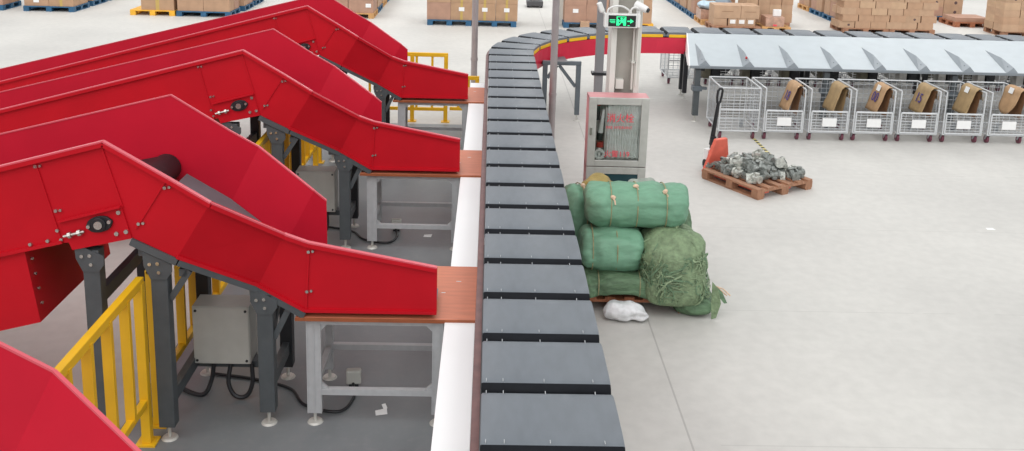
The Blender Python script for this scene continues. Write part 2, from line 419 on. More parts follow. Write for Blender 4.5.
# legs of the sorter
def post(mb, x, y, z0, z1, w=.09):
    mb.bb(x - w / 2, x + w / 2, y - w / 2, y + w / 2, z0, z1)
def foot_mb(x, y, h=.1):
    return MB().cyl((x, y, 0), (x, y, .012), .055, 16, .045).cyl((x, y, .012), (x, y, h), .012, 8)
def sorter_leg(x, y, z1, m='steel'):
    mb = MB(); post(mb, x - CX, y - 4, .1, z1, .075)
    l = mb.build('leg', m, sorter, bevel=.004); foot_mb(x - CX, y - 4).build('levelling_foot', 'foot', l, smooth=True); return l
for y in (2.6, 5.4, 8.2, 11.0, 13.2):
    sorter_leg(.12, y, .89); sorter_leg(.56, y, .89)
for x, y in ((.88, 14.66), (1.40, 14.66)): sorter_leg(x, y, .90, 'steel_mid')
br = MB()
def sb(p, q, w, h):
    br.beam((p[0] - CX, p[1] - 4, p[2]), (q[0] - CX, q[1] - 4, q[2]), w, h)
sb((.84, 14.66, .92), (1.44, 14.66, .92), .075, .06)
sb((1.1, 14.66, .88), (1.36, 14.66, .55), .05, .05); sb((1.06, 14.66, .88), (.92, 14.66, .68), .05, .05)
sb((1.12, 14.60, .935), (1.12, 15.6, .86), .22, .03); sb((.9, 14.66, .9), (.72, 15.4, .88), .06, .05)
br.build('brace', 'steel_mid', sorter)
for x in (3.45, 5.6, 7.7, 9.8):
    sorter_leg(x, 16.45, .89, 'steel_dark'); sorter_leg(x, 16.75, .89, 'steel_dark')

for k in range(11):
    x = 3.95 + .69 * k
    MB().bb(x - CX - .07, x - CX + .08, 12.28, 12.5, .42, .83).bb(x - CX - .04, x - CX + .05, 12.27, 12.29, .5, .6).build('drive_housing', 'steel_dark', sorter, bevel=.006)
    MB().bb(x - CX - .22, x - CX - .09, 12.30, 12.5, .40, .83).build('drive_cover', 'sack_olive' if k < 5 else 'sack_white', sorter, bevel=.006)
MB().bb(3.3, 10.9, 12.50, 12.54, .36, .41).bb(3.3, 10.9, 12.50, 12.54, .56, .60).build('cable_rail', 'steel_mid', sorter)

# ------------------------------------------------------------------ induction conveyors
TOP = [(-9.0, .245), (-2.354, 2.06), (-1.96, 1.828), (-1.714, 1.678), (-1.307, 1.394), (-1.155, 1.34), (-.31, 1.18)]
BOT = [(-9.0, .05), (-7.9, .09), (-2.65, 1.385), (-2.21, 1.427), (-1.942, 1.298), (-1.493, 1.019), (-1.184, .842), (-.31, .842)]
RTOP = [(-9.0, .345), (-2.354, 2.06), (-1.927, 1.794), (-1.714, 1.674), (-1.266, 1.41), (-1.177, 1.336)]
def make_conveyor(Y, label, full=True, dx=0.0):
    """origin at (0, Y, 0): the front side panel lies at local y = 0"""
    root = empty('induction_conveyor', (dx, Y, 0), 0, label, 'conveyor', 'red induction conveyors')
    d = .22; TH = .012
    def panel(segs, yy, inner):
        mb = MB()
        for (poly, y0s) in segs: 
            mb.prism([(x, y, z) for (x, z), y in zip(poly, y0s)], (0, TH, 0))
        return mb
    yf = -.21
    if full:
        A = [TOP[0], TOP[1], TOP[2], TOP[3], BOT[4], BOT[3], BOT[2], BOT[1], BOT[0]]
        B = [TOP[3], TOP[4], BOT[5], BOT[4]]
        Cc = [TOP[4], TOP[5], TOP[6], BOT[7], BOT[6], BOT[5]]
        mb = panel([(A, [yf] * 9), (B, [yf, yf + d, yf + d, yf]), (Cc, [yf + d] * 6)], yf, False)
        fp = mb.build('front_side_panel', 'red', root)
        # folded lips
        def lip(pts, ys, w, h, name, m):
            mb = MB()
            for i in range(len(pts) - 1):
                mb.beam((pts[i][0], ys[i], pts[i][1]), (pts[i + 1][0], ys[i + 1], pts[i + 1][1]), w, h)
            return mb.build(name, m, fp)
        yt = [yf, yf, yf, yf, yf + d, yf + d, yf + d]
        lip([(x, z - .021) for x, z in TOP], [y - .012 for y in yt], .030, .030, 'top_lip', 'red')
        lip([(x, z - .002) for x, z in TOP], [y - .011 for y in yt], .034, .010, 'lip_highlight', 'red_highlight')  # pale strip painted as the light caught along the lip
        yb = [yf, yf, yf, yf, yf, yf + d, yf + d, yf + d]
        lip([(x, z + .012) for x, z in BOT[4:]], [y - .008 for y in yb[4:]], .024, .022, 'bottom_lip', 'red')
        lip([(x, z + .012) for x, z in BOT[1:3]], [y - .008 for y in yb[1:3]], .024, .022, 'bottom_lip', 'red')
        for p, q in (((-1.15, yf + d - .004, 1.335), (-1.18, yf + d - .004, .85)), ((-1.994, yf - .004, 1.80), (-2.19, yf - .004, 1.49)), ((-2.785, yf - .003, 1.93), (-2.655, yf - .003, 1.39)), ((-2.37, yf - .003, 2.02), (-2.262, yf - .003, 1.63))):
            MB().beam(p, q, .012, .010, (0, 1, 0)).build('sheet_seam', 'red', fp)
        for x, z, k in ((-2.778, 1.886, 0), (-2.675, 1.60, 0), (-1.994, 1.765, 0), (-2.168, 1.525, 0), (-2.85, 1.375, 0), (-2.74, 1.40, 0), (-2.675, 1.47, 0), (-2.655, 1.41, 0), (-1.155, 1.27, d), (-1.17, .99, d)):
            MB().bolt((x, yf + k - .002, z), (0, -1, 0), .011, .014).build('bolt', 'chrome', fp, smooth=True)
            if z in (1.886, 1.60, 1.765, 1.525, 1.27, .99): MB().bolt((x + .028, yf + k - .002, z + .004), (0, -1, 0), .009, .012).build('bolt', 'chrome', fp, smooth=True)
        # bearing plate with flange bearing and belt tensioner
        bp = MB().prism([(-2.658, yf - .012, 1.534), (-2.268, yf - .012, 1.641), (-2.215, yf - .012, 1.428), (-2.59, yf - .012, 1.343)], (0, .012, 0))
        bp.beam((-2.658, yf - .022, 1.534), (-2.268, yf - .022, 1.641), .03, .012); bp = bp.build('bearing_plate', 'red', root)
        e = MB(); cx, cz = -2.405, 1.523; ca, sa = math.cos(.24), math.sin(.24)
        pts = []
        for k in range(24):
            t = 2 * PI * k / 24; x, z = .085 * math.cos(t), .052 * math.sin(t) if abs(math.cos(t)) < .8 else .05 * math.sin(t) * .8
            pts.append((cx + x * ca - z * sa, yf - .03, cz + x * sa + z * ca))
        e.prism(pts, (0, .02, 0)); e.cyl((cx, yf - .042, cz), (cx, yf - .02, cz), .045, 18)
        bg = e.build('flange_bearing', 'black', bp, smooth=True, bevel=.003)
        MB().cyl((cx, yf - .052, cz), (cx, yf - .04, cz), .026, 16).build('shaft_end', 'chrome', bp, smooth=True)
        for dx_, dz in ((-.065, -.014), (.065, .02)): MB().cyl((cx + dx_, yf - .042, cz + dz), (cx + dx_, yf - .028, cz + dz), .012, 8).build('bearing_bolt', 'chrome', bp, smooth=True)
        MB().cyl((-2.63, yf - .03, 1.440), (-2.50, yf - .03, 1.476), .009, 8).cyl((-2.60, yf - .03, 1.448), (-2.582, yf - .03, 1.453), .02, 6).cyl((-2.54, yf - .03, 1.465), (-2.52, yf - .03, 1.471), .02, 6).build('tension_bolt', 'chrome', bp, smooth=True)
        for x, z in ((-2.285, 1.60), (-2.245, 1.475), (-2.305, 1.46)): MB().bolt((x, yf - .012, z), (0, -1, 0), .014, .012).build('plate_bolt', 'chrome', bp, smooth=True)
    # rear side panel (no lip), bends inwards at the two folds
    yr = 1.05
    LOW = 0 if full else .25
    RA = [RTOP[0], RTOP[1], RTOP[2], RTOP[3], (-1.955, 1.20), (-2.21, 1.33), (-2.65, 1.25 - LOW), (-7.9, .07), (-9.0, .05)]
    RB = [RTOP[3], RTOP[4], (-1.52, .92), (-1.955, 1.20)]
    RC_ = [RTOP[4], RTOP[5], (-1.175, .83), (-1.52, .92)]
    mb = panel([(RA, [yr] * 9), (RB, [yr, yr - d, yr - d, yr]), (RC_, [yr - d, yr - d, yr - d, yr - d])], yr, True)
    rp = mb.build('rear_side_panel', 'red_inner', root)
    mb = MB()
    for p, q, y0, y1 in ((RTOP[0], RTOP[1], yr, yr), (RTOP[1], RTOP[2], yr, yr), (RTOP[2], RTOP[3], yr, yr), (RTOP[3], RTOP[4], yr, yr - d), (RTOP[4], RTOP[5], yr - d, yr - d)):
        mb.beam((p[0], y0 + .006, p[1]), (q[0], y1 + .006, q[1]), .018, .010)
    mb.build('top_edge', 'red_highlight', rp)  # sheet edge in the same painted highlight colour
    # incline belt, drum, slide
    mb = MB(); mb.prism([(-9.0, yf + .05, .21), (-2.43, yf + .05, 1.605), (-2.43, yf + .05, 1.58), (-9.0, yf + .05, .185)], (0, 1.15, 0)); mb.build('incline_belt', 'black', root)
    MB().cyl((-2.405, yf + .02, 1.503), (-2.405, yr - .01, 1.503), .106, 28).build('drum_roller', 'black', root, smooth=True)
    sl = [(-2.26, 1.455), (-1.942, 1.265), (-1.493, 1.03), (-1.184, .853), (-.32, .848)]
    ya = [yf + .015, yf + .015, yf + d + .015, yf + d + .015, yf + d + .015]; yb_ = [yr - .005, yr - .005, yr - d - .005, yr - d - .005, .40]
    mb = MB(); nn = 5 if full else 0; vs = []
    for i in range(nn): vs += [(sl[i][0], ya[i], sl[i][1]), (sl[i][0], yb_[i], sl[i][1])]
    if full: mb.add(vs, [(2 * i, 2 * i + 1, 2 * i + 3, 2 * i + 2) for i in range(nn - 1)])
    if full: mb.build('slide_bed', 'slide', root, smooth=True, angle=50)
    if not full: return root
    # dark channel under the slide
    ch = [(-2.225, 1.405), (-1.942, 1.272), (-1.493, .995), (-1.19, .815)]
    for ys_ in ((yf + .01, yf + .01, yf + d + .01, yf + d + .01), (.70, .70, .70, .70)):
        mb = MB()
        for i in range(3): mb.beam((ch[i][0], ys_[i], ch[i][1]), (ch[i + 1][0], ys_[i + 1], ch[i + 1][1]), .05, .045)
        mb.build('frame_channel', 'steel', root)
    for x, z, y0, y1 in ((-2.17, 1.32, yf + .03, yr), (-1.92, 1.185, yf + .03, yr), (-1.53, .96, .03, yr - d)): MB().beam((x, y0, z), (x, y1, z), .05, .05).build('frame_bearer', 'steel', root)
    # hopper guard below the head of the incline
    hg = MB().prism([(-4.6, yf + .012, .90), (-2.90, yf + .012, 1.322), (-2.835, yf + .012, .837), (-3.10, yf + .012, .77), (-4.6, yf + .012, .40)], (0, 1.15, 0))
    hg = hg.build('lower_guard', 'red', root)
    for k in range(4): MB().bolt((-2.885 + .013 * k, yf + .06, 1.25 - .10 * k), (1, 0, .1), .01, .012).build('guard_bolt', 'chrome', hg, smooth=True)
    # supports
    def leg(x, y, z1, w, m, gusset=True):
        mb = MB(); mb.bb(x - w / 2, x + w / 2, y - .045, y + .045, .10, z1)
        l = mb.build('support_leg', m, root, bevel=.004)
        foot_mb(x, y).build('levelling_foot', 'foot', l, smooth=True)
        if gusset:
            g = MB().prism([(x - .095, y - .052, z1 + .05), (x + .085, y - .052, z1 - .035), (x + .085, y - .052, z1 - .09), (x + .05, y - .052, z1 - .14), (x - .05, y - .052, z1 - .14), (x - .09, y - .052, z1 - .05)], (0, .012, 0))
            g = g.build('gusset_plate', 'steel', l)
            for dx_, dz in ((0, -.03), (.005, -.09), (-.05, -.035)): MB().bolt((x + dx_, y - .052, z1 + dz), (0, -1, 0), .012, .01).build('gusset_bolt', 'chrome', l, smooth=True)
        return l
    leg(-2.487, yf + .05, 1.335, .105, 'steel'); leg(-2.065, yf + .05, 1.29, .105, 'steel'); leg(-1.452, .04, .965, .105, 'steel')
    leg(-2.487, .70, 1.335, .09, 'steel_dark', False); leg(-2.065, .70, 1.25, .09, 'steel_dark', False); leg(-1.452, .66, .95, .09, 'steel_dark', False)
    for p, q, w_, h_ in (((-2.487, yf + .1, .98), (-2.487, .66, .98), .05, .09), ((-2.065, yf + .1, .26), (-2.065, .66, .26), .05, .09), ((-1.452, .09, .26), (-1.452, .62, .26), .05, .09),
                         ((-2.04, .46, .235), (-1.475, .46, .235), .10, .05), ((-2.01, yf + .05, 1.0), (-1.88, yf + .05, 1.2), .04, .04), ((-1.40, .04, .64), (-1.30, .04, .85), .04, .04), ((-1.452, .09, .5), (-1.452, .62, .88), .03, .05)):
        MB().beam(p, q, w_, h_).build('cross_beam', 'steel', root)
    return root
Y1, PI_ = 5.95, 3.2
convs = []
c1 = make_conveyor(Y1, 'nearest whole red induction conveyor, above the foreground yellow railing', True, 0)
c2 = copy_tree(c1, None, (.045, Y1 + PI_, 0), None, 'second red induction conveyor, in the middle, between the nearest whole one and the farthest')
c3 = copy_tree(c1, None, (.045, Y1 + 2 * PI_, 0), None, 'farthest red induction conveyor, in front of the pale floor and cartons')
make_conveyor(Y1 - PI_ - .17, 'red conveyor cut off at the bottom left corner', False, -.04)

# ------------------------------------------------------------------ outfeed tables
def make_table(Y, label):
    r = empty('outfeed_table', (0, Y, 0), 0, label, 'table', 'outfeed tables beside the sorter')
    b = MB().bb(-1.25, -.05, 0, .905, .782, .806); b.build('table_board', 'board', r, bevel=.003)
    MB().bb(-1.253, -.05, -.006, 0, .780, .804).build('board_edging', 'board_edge', r)
    MB().bb(-.20, -.165, .62, .626, .806, .809).bb(-.30, -.27, .42, .426, .806, .809).build('tape_scrap', 'paper', r)
    def leg(x, y, w):
        mb = MB(); mb.bb(x - w / 2, x + w / 2, y - .02, y + .02, .075, .78)
        for k in range(int(round(w / .045)) + 1):
            xx = x - w / 2 + k * .045
            mb.bb(xx - .004, xx + .004, y - .0235, y + .0235, .075, .78)
        l = mb.build('table_leg', 'alu', r); foot_mb(x, y, .08).build('levelling_foot', 'foot', l, smooth=True); return l
    leg(-1.14, .06, .09); leg(-.30, .06, .07); leg(-1.14, .66, .045); leg(-.30, .66, .045); 
    for p, q in (((-1.095, .06, .235), (-.335, .06, .235)), ((-1.115, .66, .26), (-.325, .66, .26)), ((-1.14, .08, .25), (-1.14, .64, .25)), ((-.30, .08, .25), (-.30, .64, .25)),
                 ((-1.095, .06, .757), (-.335, .06, .757)), ((-1.115, .66, .757), (-.325, .66, .757))):
        MB().beam(p, q, .042, .042).build('table_rail', 'alu', r)
    for x, s in ((-1.095, 1), (-.335, -1)):
        for z, t in ((.735, -1), (.257, 1)): MB().prism([(x, .05, z), (x + s * .05, .05, z), (x, .05, z + t * .05)], (0, .02, 0)).build('corner_bracket', 'alu', r)
    return r
t1 = make_table(Y1, 'nearest orange brown outfeed table, at the end of the nearest whole conveyor')
copy_tree(t1, None, (0, Y1 + PI_, 0), None, 'orange brown topped outfeed table in the middle, under the second conveyor end')
copy_tree(t1, None, (0, Y1 + 2 * PI_, 0), None, 'orange brown topped outfeed table farthest, by the low yellow railing')

# ------------------------------------------------------------------ control boxes, cables, floor bits
def make_box(loc, label):
    r = empty('control_box', loc, 0, label, 'control box', 'control boxes under the conveyors')
    MB().bb(-.2, .2, -.1, .1, 0, .44).build('enclosure', 'jbox', r, bevel=.004)
    mb = MB().bb(-.195, .195, -.108, -.1, .006, .434); l = mb.build('box_lid', 'jbox', r, bevel=.003)
    for x in (-.175, .175):
        for z in (.03, .41): MB().bolt((x, -.108, z), (0, -1, 0), .01, .005).build('lid_screw', 'steel_dark', l)
    mb = MB().bb(-.2, .2, .02, .09, -.03, 0); mb.build('mounting_foot', 'steel_dark', r)
    return r
BX = (-1.85, Y1 + .46, .26)
jb = make_box(BX, 'grey steel control box on a beam under the nearest whole conveyor')
copy_tree(jb, None, (-1.76, BX[1] + PI_, .26), None, 'grey steel control box under the second conveyor, half hidden by red panel')
copy_tree(jb, None, (-1.76, BX[1] + 2 * PI_, .26), None, 'grey steel control box under the farthest conveyor')
def bez(pts, n=10):
    out = []; P = [V(p) for p in pts]; P = [P[0] * 2 - P[1]] + P + [P[-1] * 2 - P[-2]]
    for i in range(1, len(P) - 2):
        for k in range(n):
            t = k / n; a, b, c, d = P[i - 1], P[i], P[i + 1], P[i + 2]
            out.append(.5 * ((2 * b) + (c - a) * t + (2 * a - 5 * b + 4 * c - d) * t * t + (3 * b - a - 3 * c + d) * t ** 3))
    return out + [P[-2]]
def cable(pts, r, label, name='black_cable', cat='cable', m='black', group=None):
    p0 = V(pts[0]); o = V((p0.x, p0.y, 0))
    return tag(MB().tube([p - o for p in bez(pts)], r, 8).build(name, m, None, True, loc=o), label, cat, group)
for k, w in enumerate(('nearest whole', 'second')):
    dy = PI_ * k
    cable([(-1.92, 6.34 + dy, .25), (-1.94, 6.33 + dy, .12), (-2.0, 6.3 + dy, .022), (-2.2, 6.42 + dy, .018), (-2.35, 6.7 + dy, .018)], .016, 'thick black hose from the control box to the left under the %s conveyor' % w, 'cable_hose', 'hose')
    cable([(-1.80, 6.34 + dy, .25), (-1.81, 6.30 + dy, .12), (-1.76, 6.28 + dy, .03), (-1.68, 6.28 + dy, .03), (-1.64, 6.30 + dy, .12), (-1.65, 6.34 + dy, .25)], .016, 'black hose loop hanging below the control box of the %s conveyor' % w, 'cable_hose', 'hose')
    cable([(-2.02, 6.62 + dy, .012), (-1.7, 6.55 + dy, .012), (-1.4, 6.42 + dy, .012), (-1.25, 6.2 + dy, .012), (-1.0, 6.12 + dy, .012), (-.92, 6.3 + dy, .012), (-.945, 6.47 + dy, .03)], .011, 'thin black power cable on the floor under the %s table' % w)
    r = empty('power_socket', (-.945, 6.5 + dy, 0), .1, 'small grey power socket block on the floor under the %s table' % w, 'socket')
    MB().bb(-.055, .055, -.03, .03, .02, .13).build('socket_body', 'jbox', r, bevel=.012); MB().bb(-.035, .035, -.025, .025, 0, .03).build('socket_plug', 'steel_dark', r)
sc_ = MB().add([(-.05, -.02, .002), (.03, -.04, .002), (.05, .02, .012), (-.03, .04, .004)], [(0, 1, 2, 3)]).add([(.03, .03, .003), (.06, .03, .003), (.06, .07, .02), (.03, .07, .02)], [(0, 1, 2, 3)])
tag(sc_.build('paper_scrap', 'paper', loc=(-.70, 6.13, .001), rz=.5), 'crumpled white paper scrap on the grey floor before the nearest table', 'paper')
sc2 = MB().add([(-.05, -.02, .002), (.03, -.04, .002), (.05, .02, .012), (-.03, .04, .004)], [(0, 1, 2, 3)])
tag(sc2.build('paper_scrap', 'paper', loc=(-.60, 9.55, .001), rz=.2), 'small white paper scrap on the grey floor under the middle table', 'paper')
tag(MB().add([(-.05, -.03, .001), (.05, -.03, .001), (.04, .03, .004), (-.04, .03, .003)], [(0, 1, 2, 3)]).build('paper_scrap', 'paper', loc=(5.68, 10.1, .001)), 'tiny white scrap on the open pale floor at the right', 'paper')

# ------------------------------------------------------------------ yellow railings
def railing(x0, y0, x1, y1, h, label, nb, zb=.30, bw=.06, posts=(0, 1), feet=True):
    p, q = V((x0, y0, 0)), V((x1, y1, 0)); r = empty('guard_railing', p, 0, label, 'railing', 'yellow guard railings'); d = q - p; L = d.length; u = d.normalized()
    MB().beam((0, 0, h - .03), d + V((0, 0, h - .03)), .05, .06).build('top_rail', 'yellow', r, bevel=.005)
    MB().beam(u * .03 + V((0, 0, zb)), d - u * .03 + V((0, 0, zb)), .045, .05).build('bottom_rail', 'yellow', r, bevel=.005)
    for k in range(nb):
        c = d * ((k + 1) / (nb + 1)); MB().beam(c + V((0, 0, zb)), c + V((0, 0, h - .04)), bw, .035, u).build('baluster', 'yellow', r)
    for t in posts:
        c = d * t + u * (.03 if t == 0 else (-.03 if t == 1 else 0)); b = MB().beam(c + V((0, 0, .012)), c + V((0, 0, h - .03)), .06, .06, u).build('post', 'yellow', r, bevel=.004)
        MB().box(c + V((0, 0, .006)), (.13, .12, .012)).build('base_plate', 'yellow', b)
    return r
FX = -2.19
railing(FX, 3.55, FX, 5.76, 1.16, 'yellow slatted railing in the foreground, rising from the bottom left red panel', 7)
railing(FX, 5.92, FX, 8.55, 1.16, 'yellow railing section behind the control box of the nearest whole conveyor', 8)
railing(FX, 8.72, FX, 11.9, 1.16, 'yellow railing section passing under the second conveyor', 10)
railing(FX, 12.1, FX, 14.2, 1.16, 'yellow railing section passing under the farthest conveyor', 6)
railing(-2.05, 14.4, -.62, 14.4, 1.08, 'yellow crosswise railing with wide gaps behind the farthest conveyor end', 5, .20, .035, (.62, 1))
railing(-.62, 14.46, -.14, 14.46, .72, 'short low yellow railing at the far end of the white shelf', 2, .20, .035, (1,))

# ------------------------------------------------------------------ column, poles
col = empty('steel_column', (1.50, 10.45, 0), 0, 'white steel H column behind the fire hose cabinet carrying the exit sign', 'column')
MB().bb(-.105, .105, .04, .07, 0, 6).build('column_web', 'grey_web', col)
for s in (-1, 1): MB().bb(s * .105 - (.06 if s < 0 else 0), s * .105 + (.06 if s > 0 else 0), -.1, .2, 0, 6).build('column_flange', 'white_paint', col, bevel=.004)
MB().cyl((.09, -.06, 1.45), (.09, -.06, 2.2), .014, 10).cyl((.125, -.115, 1.5), (.125, -.115, 6), .012, 10).bb(.07, .14, -.10, .04, 1.75, 1.77).build('conduit', 'white_paint', col, smooth=True)
MB().bb(-.09, .0, -.06, .04, 1.45, 1.56).build('junction_box', 'white_paint', col, bevel=.006)
def pole(x, y, r, m, label, sides=16, h=6, square=False):
    p = empty('support_pole', (x, y, 0), 0, label, 'pole')
    mb = MB()
    if square: mb.bb(-r, r, -r, r, .01, h)
    else: mb.cyl((0, 0, .01), (0, 0, h), r, sides)
    mb.build('pole_tube', m, p, smooth=not square, bevel=.004 if square else 0)
    MB().bb(-.09, .09, -.09, .09, 0, .012).build('base_plate', m, p)
    return p
p1 = pole(.87, 12.6, .047, 'pole_lilac', 'lilac grey pole standing just inside the curve of the sorter')
MB().cyl((0, 0, .86), (0, 0, .90), .052, 16).cyl((0, 0, 1.5), (0, 0, 1.52), .049, 16).build('pole_band', 'pole_lilac', p1, smooth=True)
p2 = pole(1.36, 11.6, .05, 'pole_grey', 'grey square pole with black clamp left of the white column', square=True)
MB().bb(-.09, .15, -.065, .065, 1.365, 1.40).build('clamp', 'black', p2, bevel=.004)
p3 = pole(-.24, 15.6, .052, 'pole_lilac', 'lilac grey pole left of the sorter behind the low yellow railing')
MB().cyl((0, 0, .75), (0, 0, .80), .06, 16).build('pole_band', 'pole_lilac', p3, smooth=True)
fc = empty('far_column', (1.84, 24.9, 0), 0, 'white far column between carton stacks at the top', 'column')
MB().bb(-.14, .14, -.02, .02, 0, 6).build('column_web', 'white_paint', fc)
for s in (-1, 1): MB().bb(s * .14 - .02, s * .14 + .02, -.15, .15, 0, 6).build('column_flange', 'white_paint', fc)

# exit sign and emergency lamps
sg = empty('exit_sign', (1.425, 10.28, 2.235), 0, 'lit green running man exit sign with right arrow on the white column', 'sign')
MB().bb(-.165, .165, -.05, .05, -.075, .075).build('sign_housing', 'lamp_white', sg, bevel=.006)
MB().bb(-.148, .148, -.056, -.05, -.06, .06).build('sign_face', 'sign_black', sg)
a = MB(); yy = -.059
def gq(x0, x1, z0, z1): a.bb(x0, x1, yy, yy + .004, z0, z1)
gq(-.135, -.075, .008, .016); gq(-.135, -.075, -.008, 0); gq(-.125, -.075, -.022, -.016)
gq(-.062, -.052, -.05, .05); gq(.032, .042, -.05, .05); gq(-.062, .042, .042, .05)
gq(-.052, -.035, -.045, .02); gq(.012, .032, -.045, .03)
a.cyl((-.008, yy, .026), (-.008, yy + .004, .026), .012, 12)
a.prism([(-.02, yy, .012), (.01, yy, .014), (.012, yy, -.012), (-.014, yy, -.016)], (0, .004, 0))
a.prism([(-.014, yy, -.010), (-.002, yy, -.012), (-.034, yy, -.05), (-.05, yy, -.048)], (0, .004, 0)); a.prism([(0, yy, -.012), (.012, yy, -.010), (.03, yy, -.034), (.028, yy, -.05), (.014, yy, -.048), (.016, yy, -.034)], (0, .004, 0))
a.prism([(-.02, yy, .012), (-.045, yy, -.004), (-.04, yy, -.012), (-.014, yy, 0)], (0, .004, 0)); a.prism([(.01, yy, .014), (.03, yy, -.006), (.036, yy, 0), (.02, yy, .02)], (0, .004, 0))
gq(.055, .095, -.007, .007); a.prism([(.088, yy, .026), (.124, yy, 0), (.088, yy, -.026)], (0, .004, 0)); gq(.06, .082, -.052, -.044)
a.build('green_symbol', 'green', sg)
MB().bb(-.19, -.165, -.05, .05, -.075, .075).bb(.165, .20, -.045, .05, -.07, .075).build('end_cap', 'lamp_white', sg, bevel=.008)
for nm, x, t, lb in (('emergency_lamp', -.20, -1, 'white emergency spotlight tilted above the left end of the exit sign'), ('emergency_lamp', .165, 1, 'white emergency spotlight above the right end of the exit sign')):
    r = empty(nm, (1.425 + x, 10.28, 2.31), 0, lb, 'lamp', 'emergency lamps on the exit sign')
    if t < 0:
        MB().beam((-.01, 0, .01), (-.055, -.01, .115), .05, .055).build('lamp_body', 'lamp_white', r, bevel=.012)
        MB().cyl((.01, .01, -.002), (-.012, 0, .03), .018, 10).build('swivel', 'lamp_white', r, smooth=True)
    else:
        MB().cyl((-.02, .02, .10), (.10, -.05, .05), .05, 18, .036).build('lamp_body', 'lamp_white', r, smooth=True, bevel=.006)
        MB().cyl((.101, -.0505, .0495), (.116, -.06, .043), .025, 14).build('lens', 'steel_dark', r, smooth=True)
        MB().cyl((.01, .01, -.002), (.01, 0, .06), .018, 10).build('swivel', 'lamp_white', r, smooth=True)
cable([(1.265, 10.24, 2.312), (1.275, 10.24, 2.36), (1.34, 10.24, 2.392), (1.43, 10.26, 2.388), (1.50, 10.27, 2.345), (1.505, 10.28, 2.312)], .010, 'pale loop of cable above the left half of the exit sign', 'lamp_cable', 'cable', 'lamp_white')
cable([(1.515, 10.24, 2.312), (1.52, 10.24, 2.36), (1.56, 10.24, 2.385), (1.61, 10.25, 2.36), (1.61, 10.26, 2.312)], .010, 'pale loop of cable above the right half of the exit sign', 'lamp_cable', 'cable', 'lamp_white')

# ------------------------------------------------------------------ fire hose cabinet
cw = .325
fcab = empty('fire_hose_cabinet', (1.415, 10.05, 0), 0, 'faded red fire hose cabinet with glass door and red Chinese lettering', 'cabinet')
MB().bb(-cw, cw, .24, .25, 0, 1.43).bb(-cw, -cw + .012, 0, .24, 0, 1.43).bb(cw - .012, cw, 0, .24, 0, 1.43).bb(-cw, cw, 0, .24, 1.418, 1.43).bb(-cw, cw, 0, .24, 0, .012).bb(-cw, cw, 0, .24, .64, .652).build('cabinet_body', 'cab_red', fcab)
MB().bb(-cw + .02, cw - .02, .225, .238, .66, 1.41).build('back_liner', 'cab_inside', fcab)
def frame(z0, z1, w, name):
    mb = MB(); mb.bb(-cw, -cw + w, -.03, 0, z0, z1).bb(cw - w, cw, -.03, 0, z0, z1).bb(-cw + w, cw - w, -.03, 0, z0, z0 + w * .8).bb(-cw + w, cw - w, -.03, 0, z1 - w * .9, z1)
    return mb.build(name, 'cab_alu', fcab, bevel=.004)
up = frame(.665, 1.43, .085, 'glass_door'); lo = frame(.02, .655, .085, 'lower_door')
MB().bb(-cw + .08, cw - .08, -.018, -.014, .73, 1.36).build('door_glass', 'glass', up)
MB().bb(-cw + .08, cw - .08, -.02, -.012, .08, .58).build('dark_panel', 'teal', lo)
MB().bb(-cw + .02, -cw + .04, -.05, -.03, 1.02, 1.10).build('door_latch', 'chrome', up)
text_mesh('消火栓', .105, 'red_lettering', 'letter', up, (.02, -.021, 1.20), sx=.95)
text_mesh('FIRE HYDRANT', .042, 'red_lettering', 'letter', up, (.01, -.021, 1.10))
text_mesh('火警119', .08, 'red_lettering', 'letter', up, (.0, -.021, .80), sx=1.0)
# folded hose rack
hs = empty('folded_hose', (1.415, 10.05, .66), 0, 'pale flat fire hose folded in vertical loops inside the cabinet', 'hose')
mb = MB()
for k in range(13):
    x = -.10 + k * .027; z0 = .09 + .012 * (k % 2)
    mb.tube(bez([(x, .05, .68), (x, .04, .35), (x, .03, z0 + .03), (x + .013, .025, z0), (x + .02, .03, z0 + .04), (x + .02, .05, .35), (x + .02, .05, .68)], 5), .0115, 6)
mb.build('hose_loops', 'hose', hs, smooth=True); MB().bb(-.12, .26, .075, .13, .64, .70).bb(-.13, .27, .075, .09, .0, .70).build('hose_rack', 'cab_inside', hs)
nz = empty('hose_nozzle', (1.215, 10.10, .664), 0, 'black, white and red hose nozzle with coupling ring at the left of the cabinet', 'nozzle')
MB().cyl((.02, 0, .36), (.045, 0, .62), .028, 14, .014).build('nozzle_tube', 'hose', nz, smooth=True)
MB().cyl((.015, 0, .28), (.02, 0, .36), .036, 14).cyl((-.02, .02, .5), (-.02, .02, .66), .028, 12).build('nozzle_grip', 'black', nz, smooth=True)
MB().cyl((.02, 0, .20), (.02, 0, .26), .04, 14).cyl((-.015, .02, .66), (-.015, .02, .70), .03, 12).build('nozzle_collar', 'hose_red', nz, smooth=True)
mb = MB(); mb.tube([(.015 + .045 * math.cos(2 * PI * k / 18), -.04, .125 + .045 * math.sin(2 * PI * k / 18)) for k in range(18)], .018, 8, True); mb.cyl((.015, .0, .0), (.015, .0, .2), .02, 10); mb.build('coupling_ring', 'hose', nz, smooth=True)

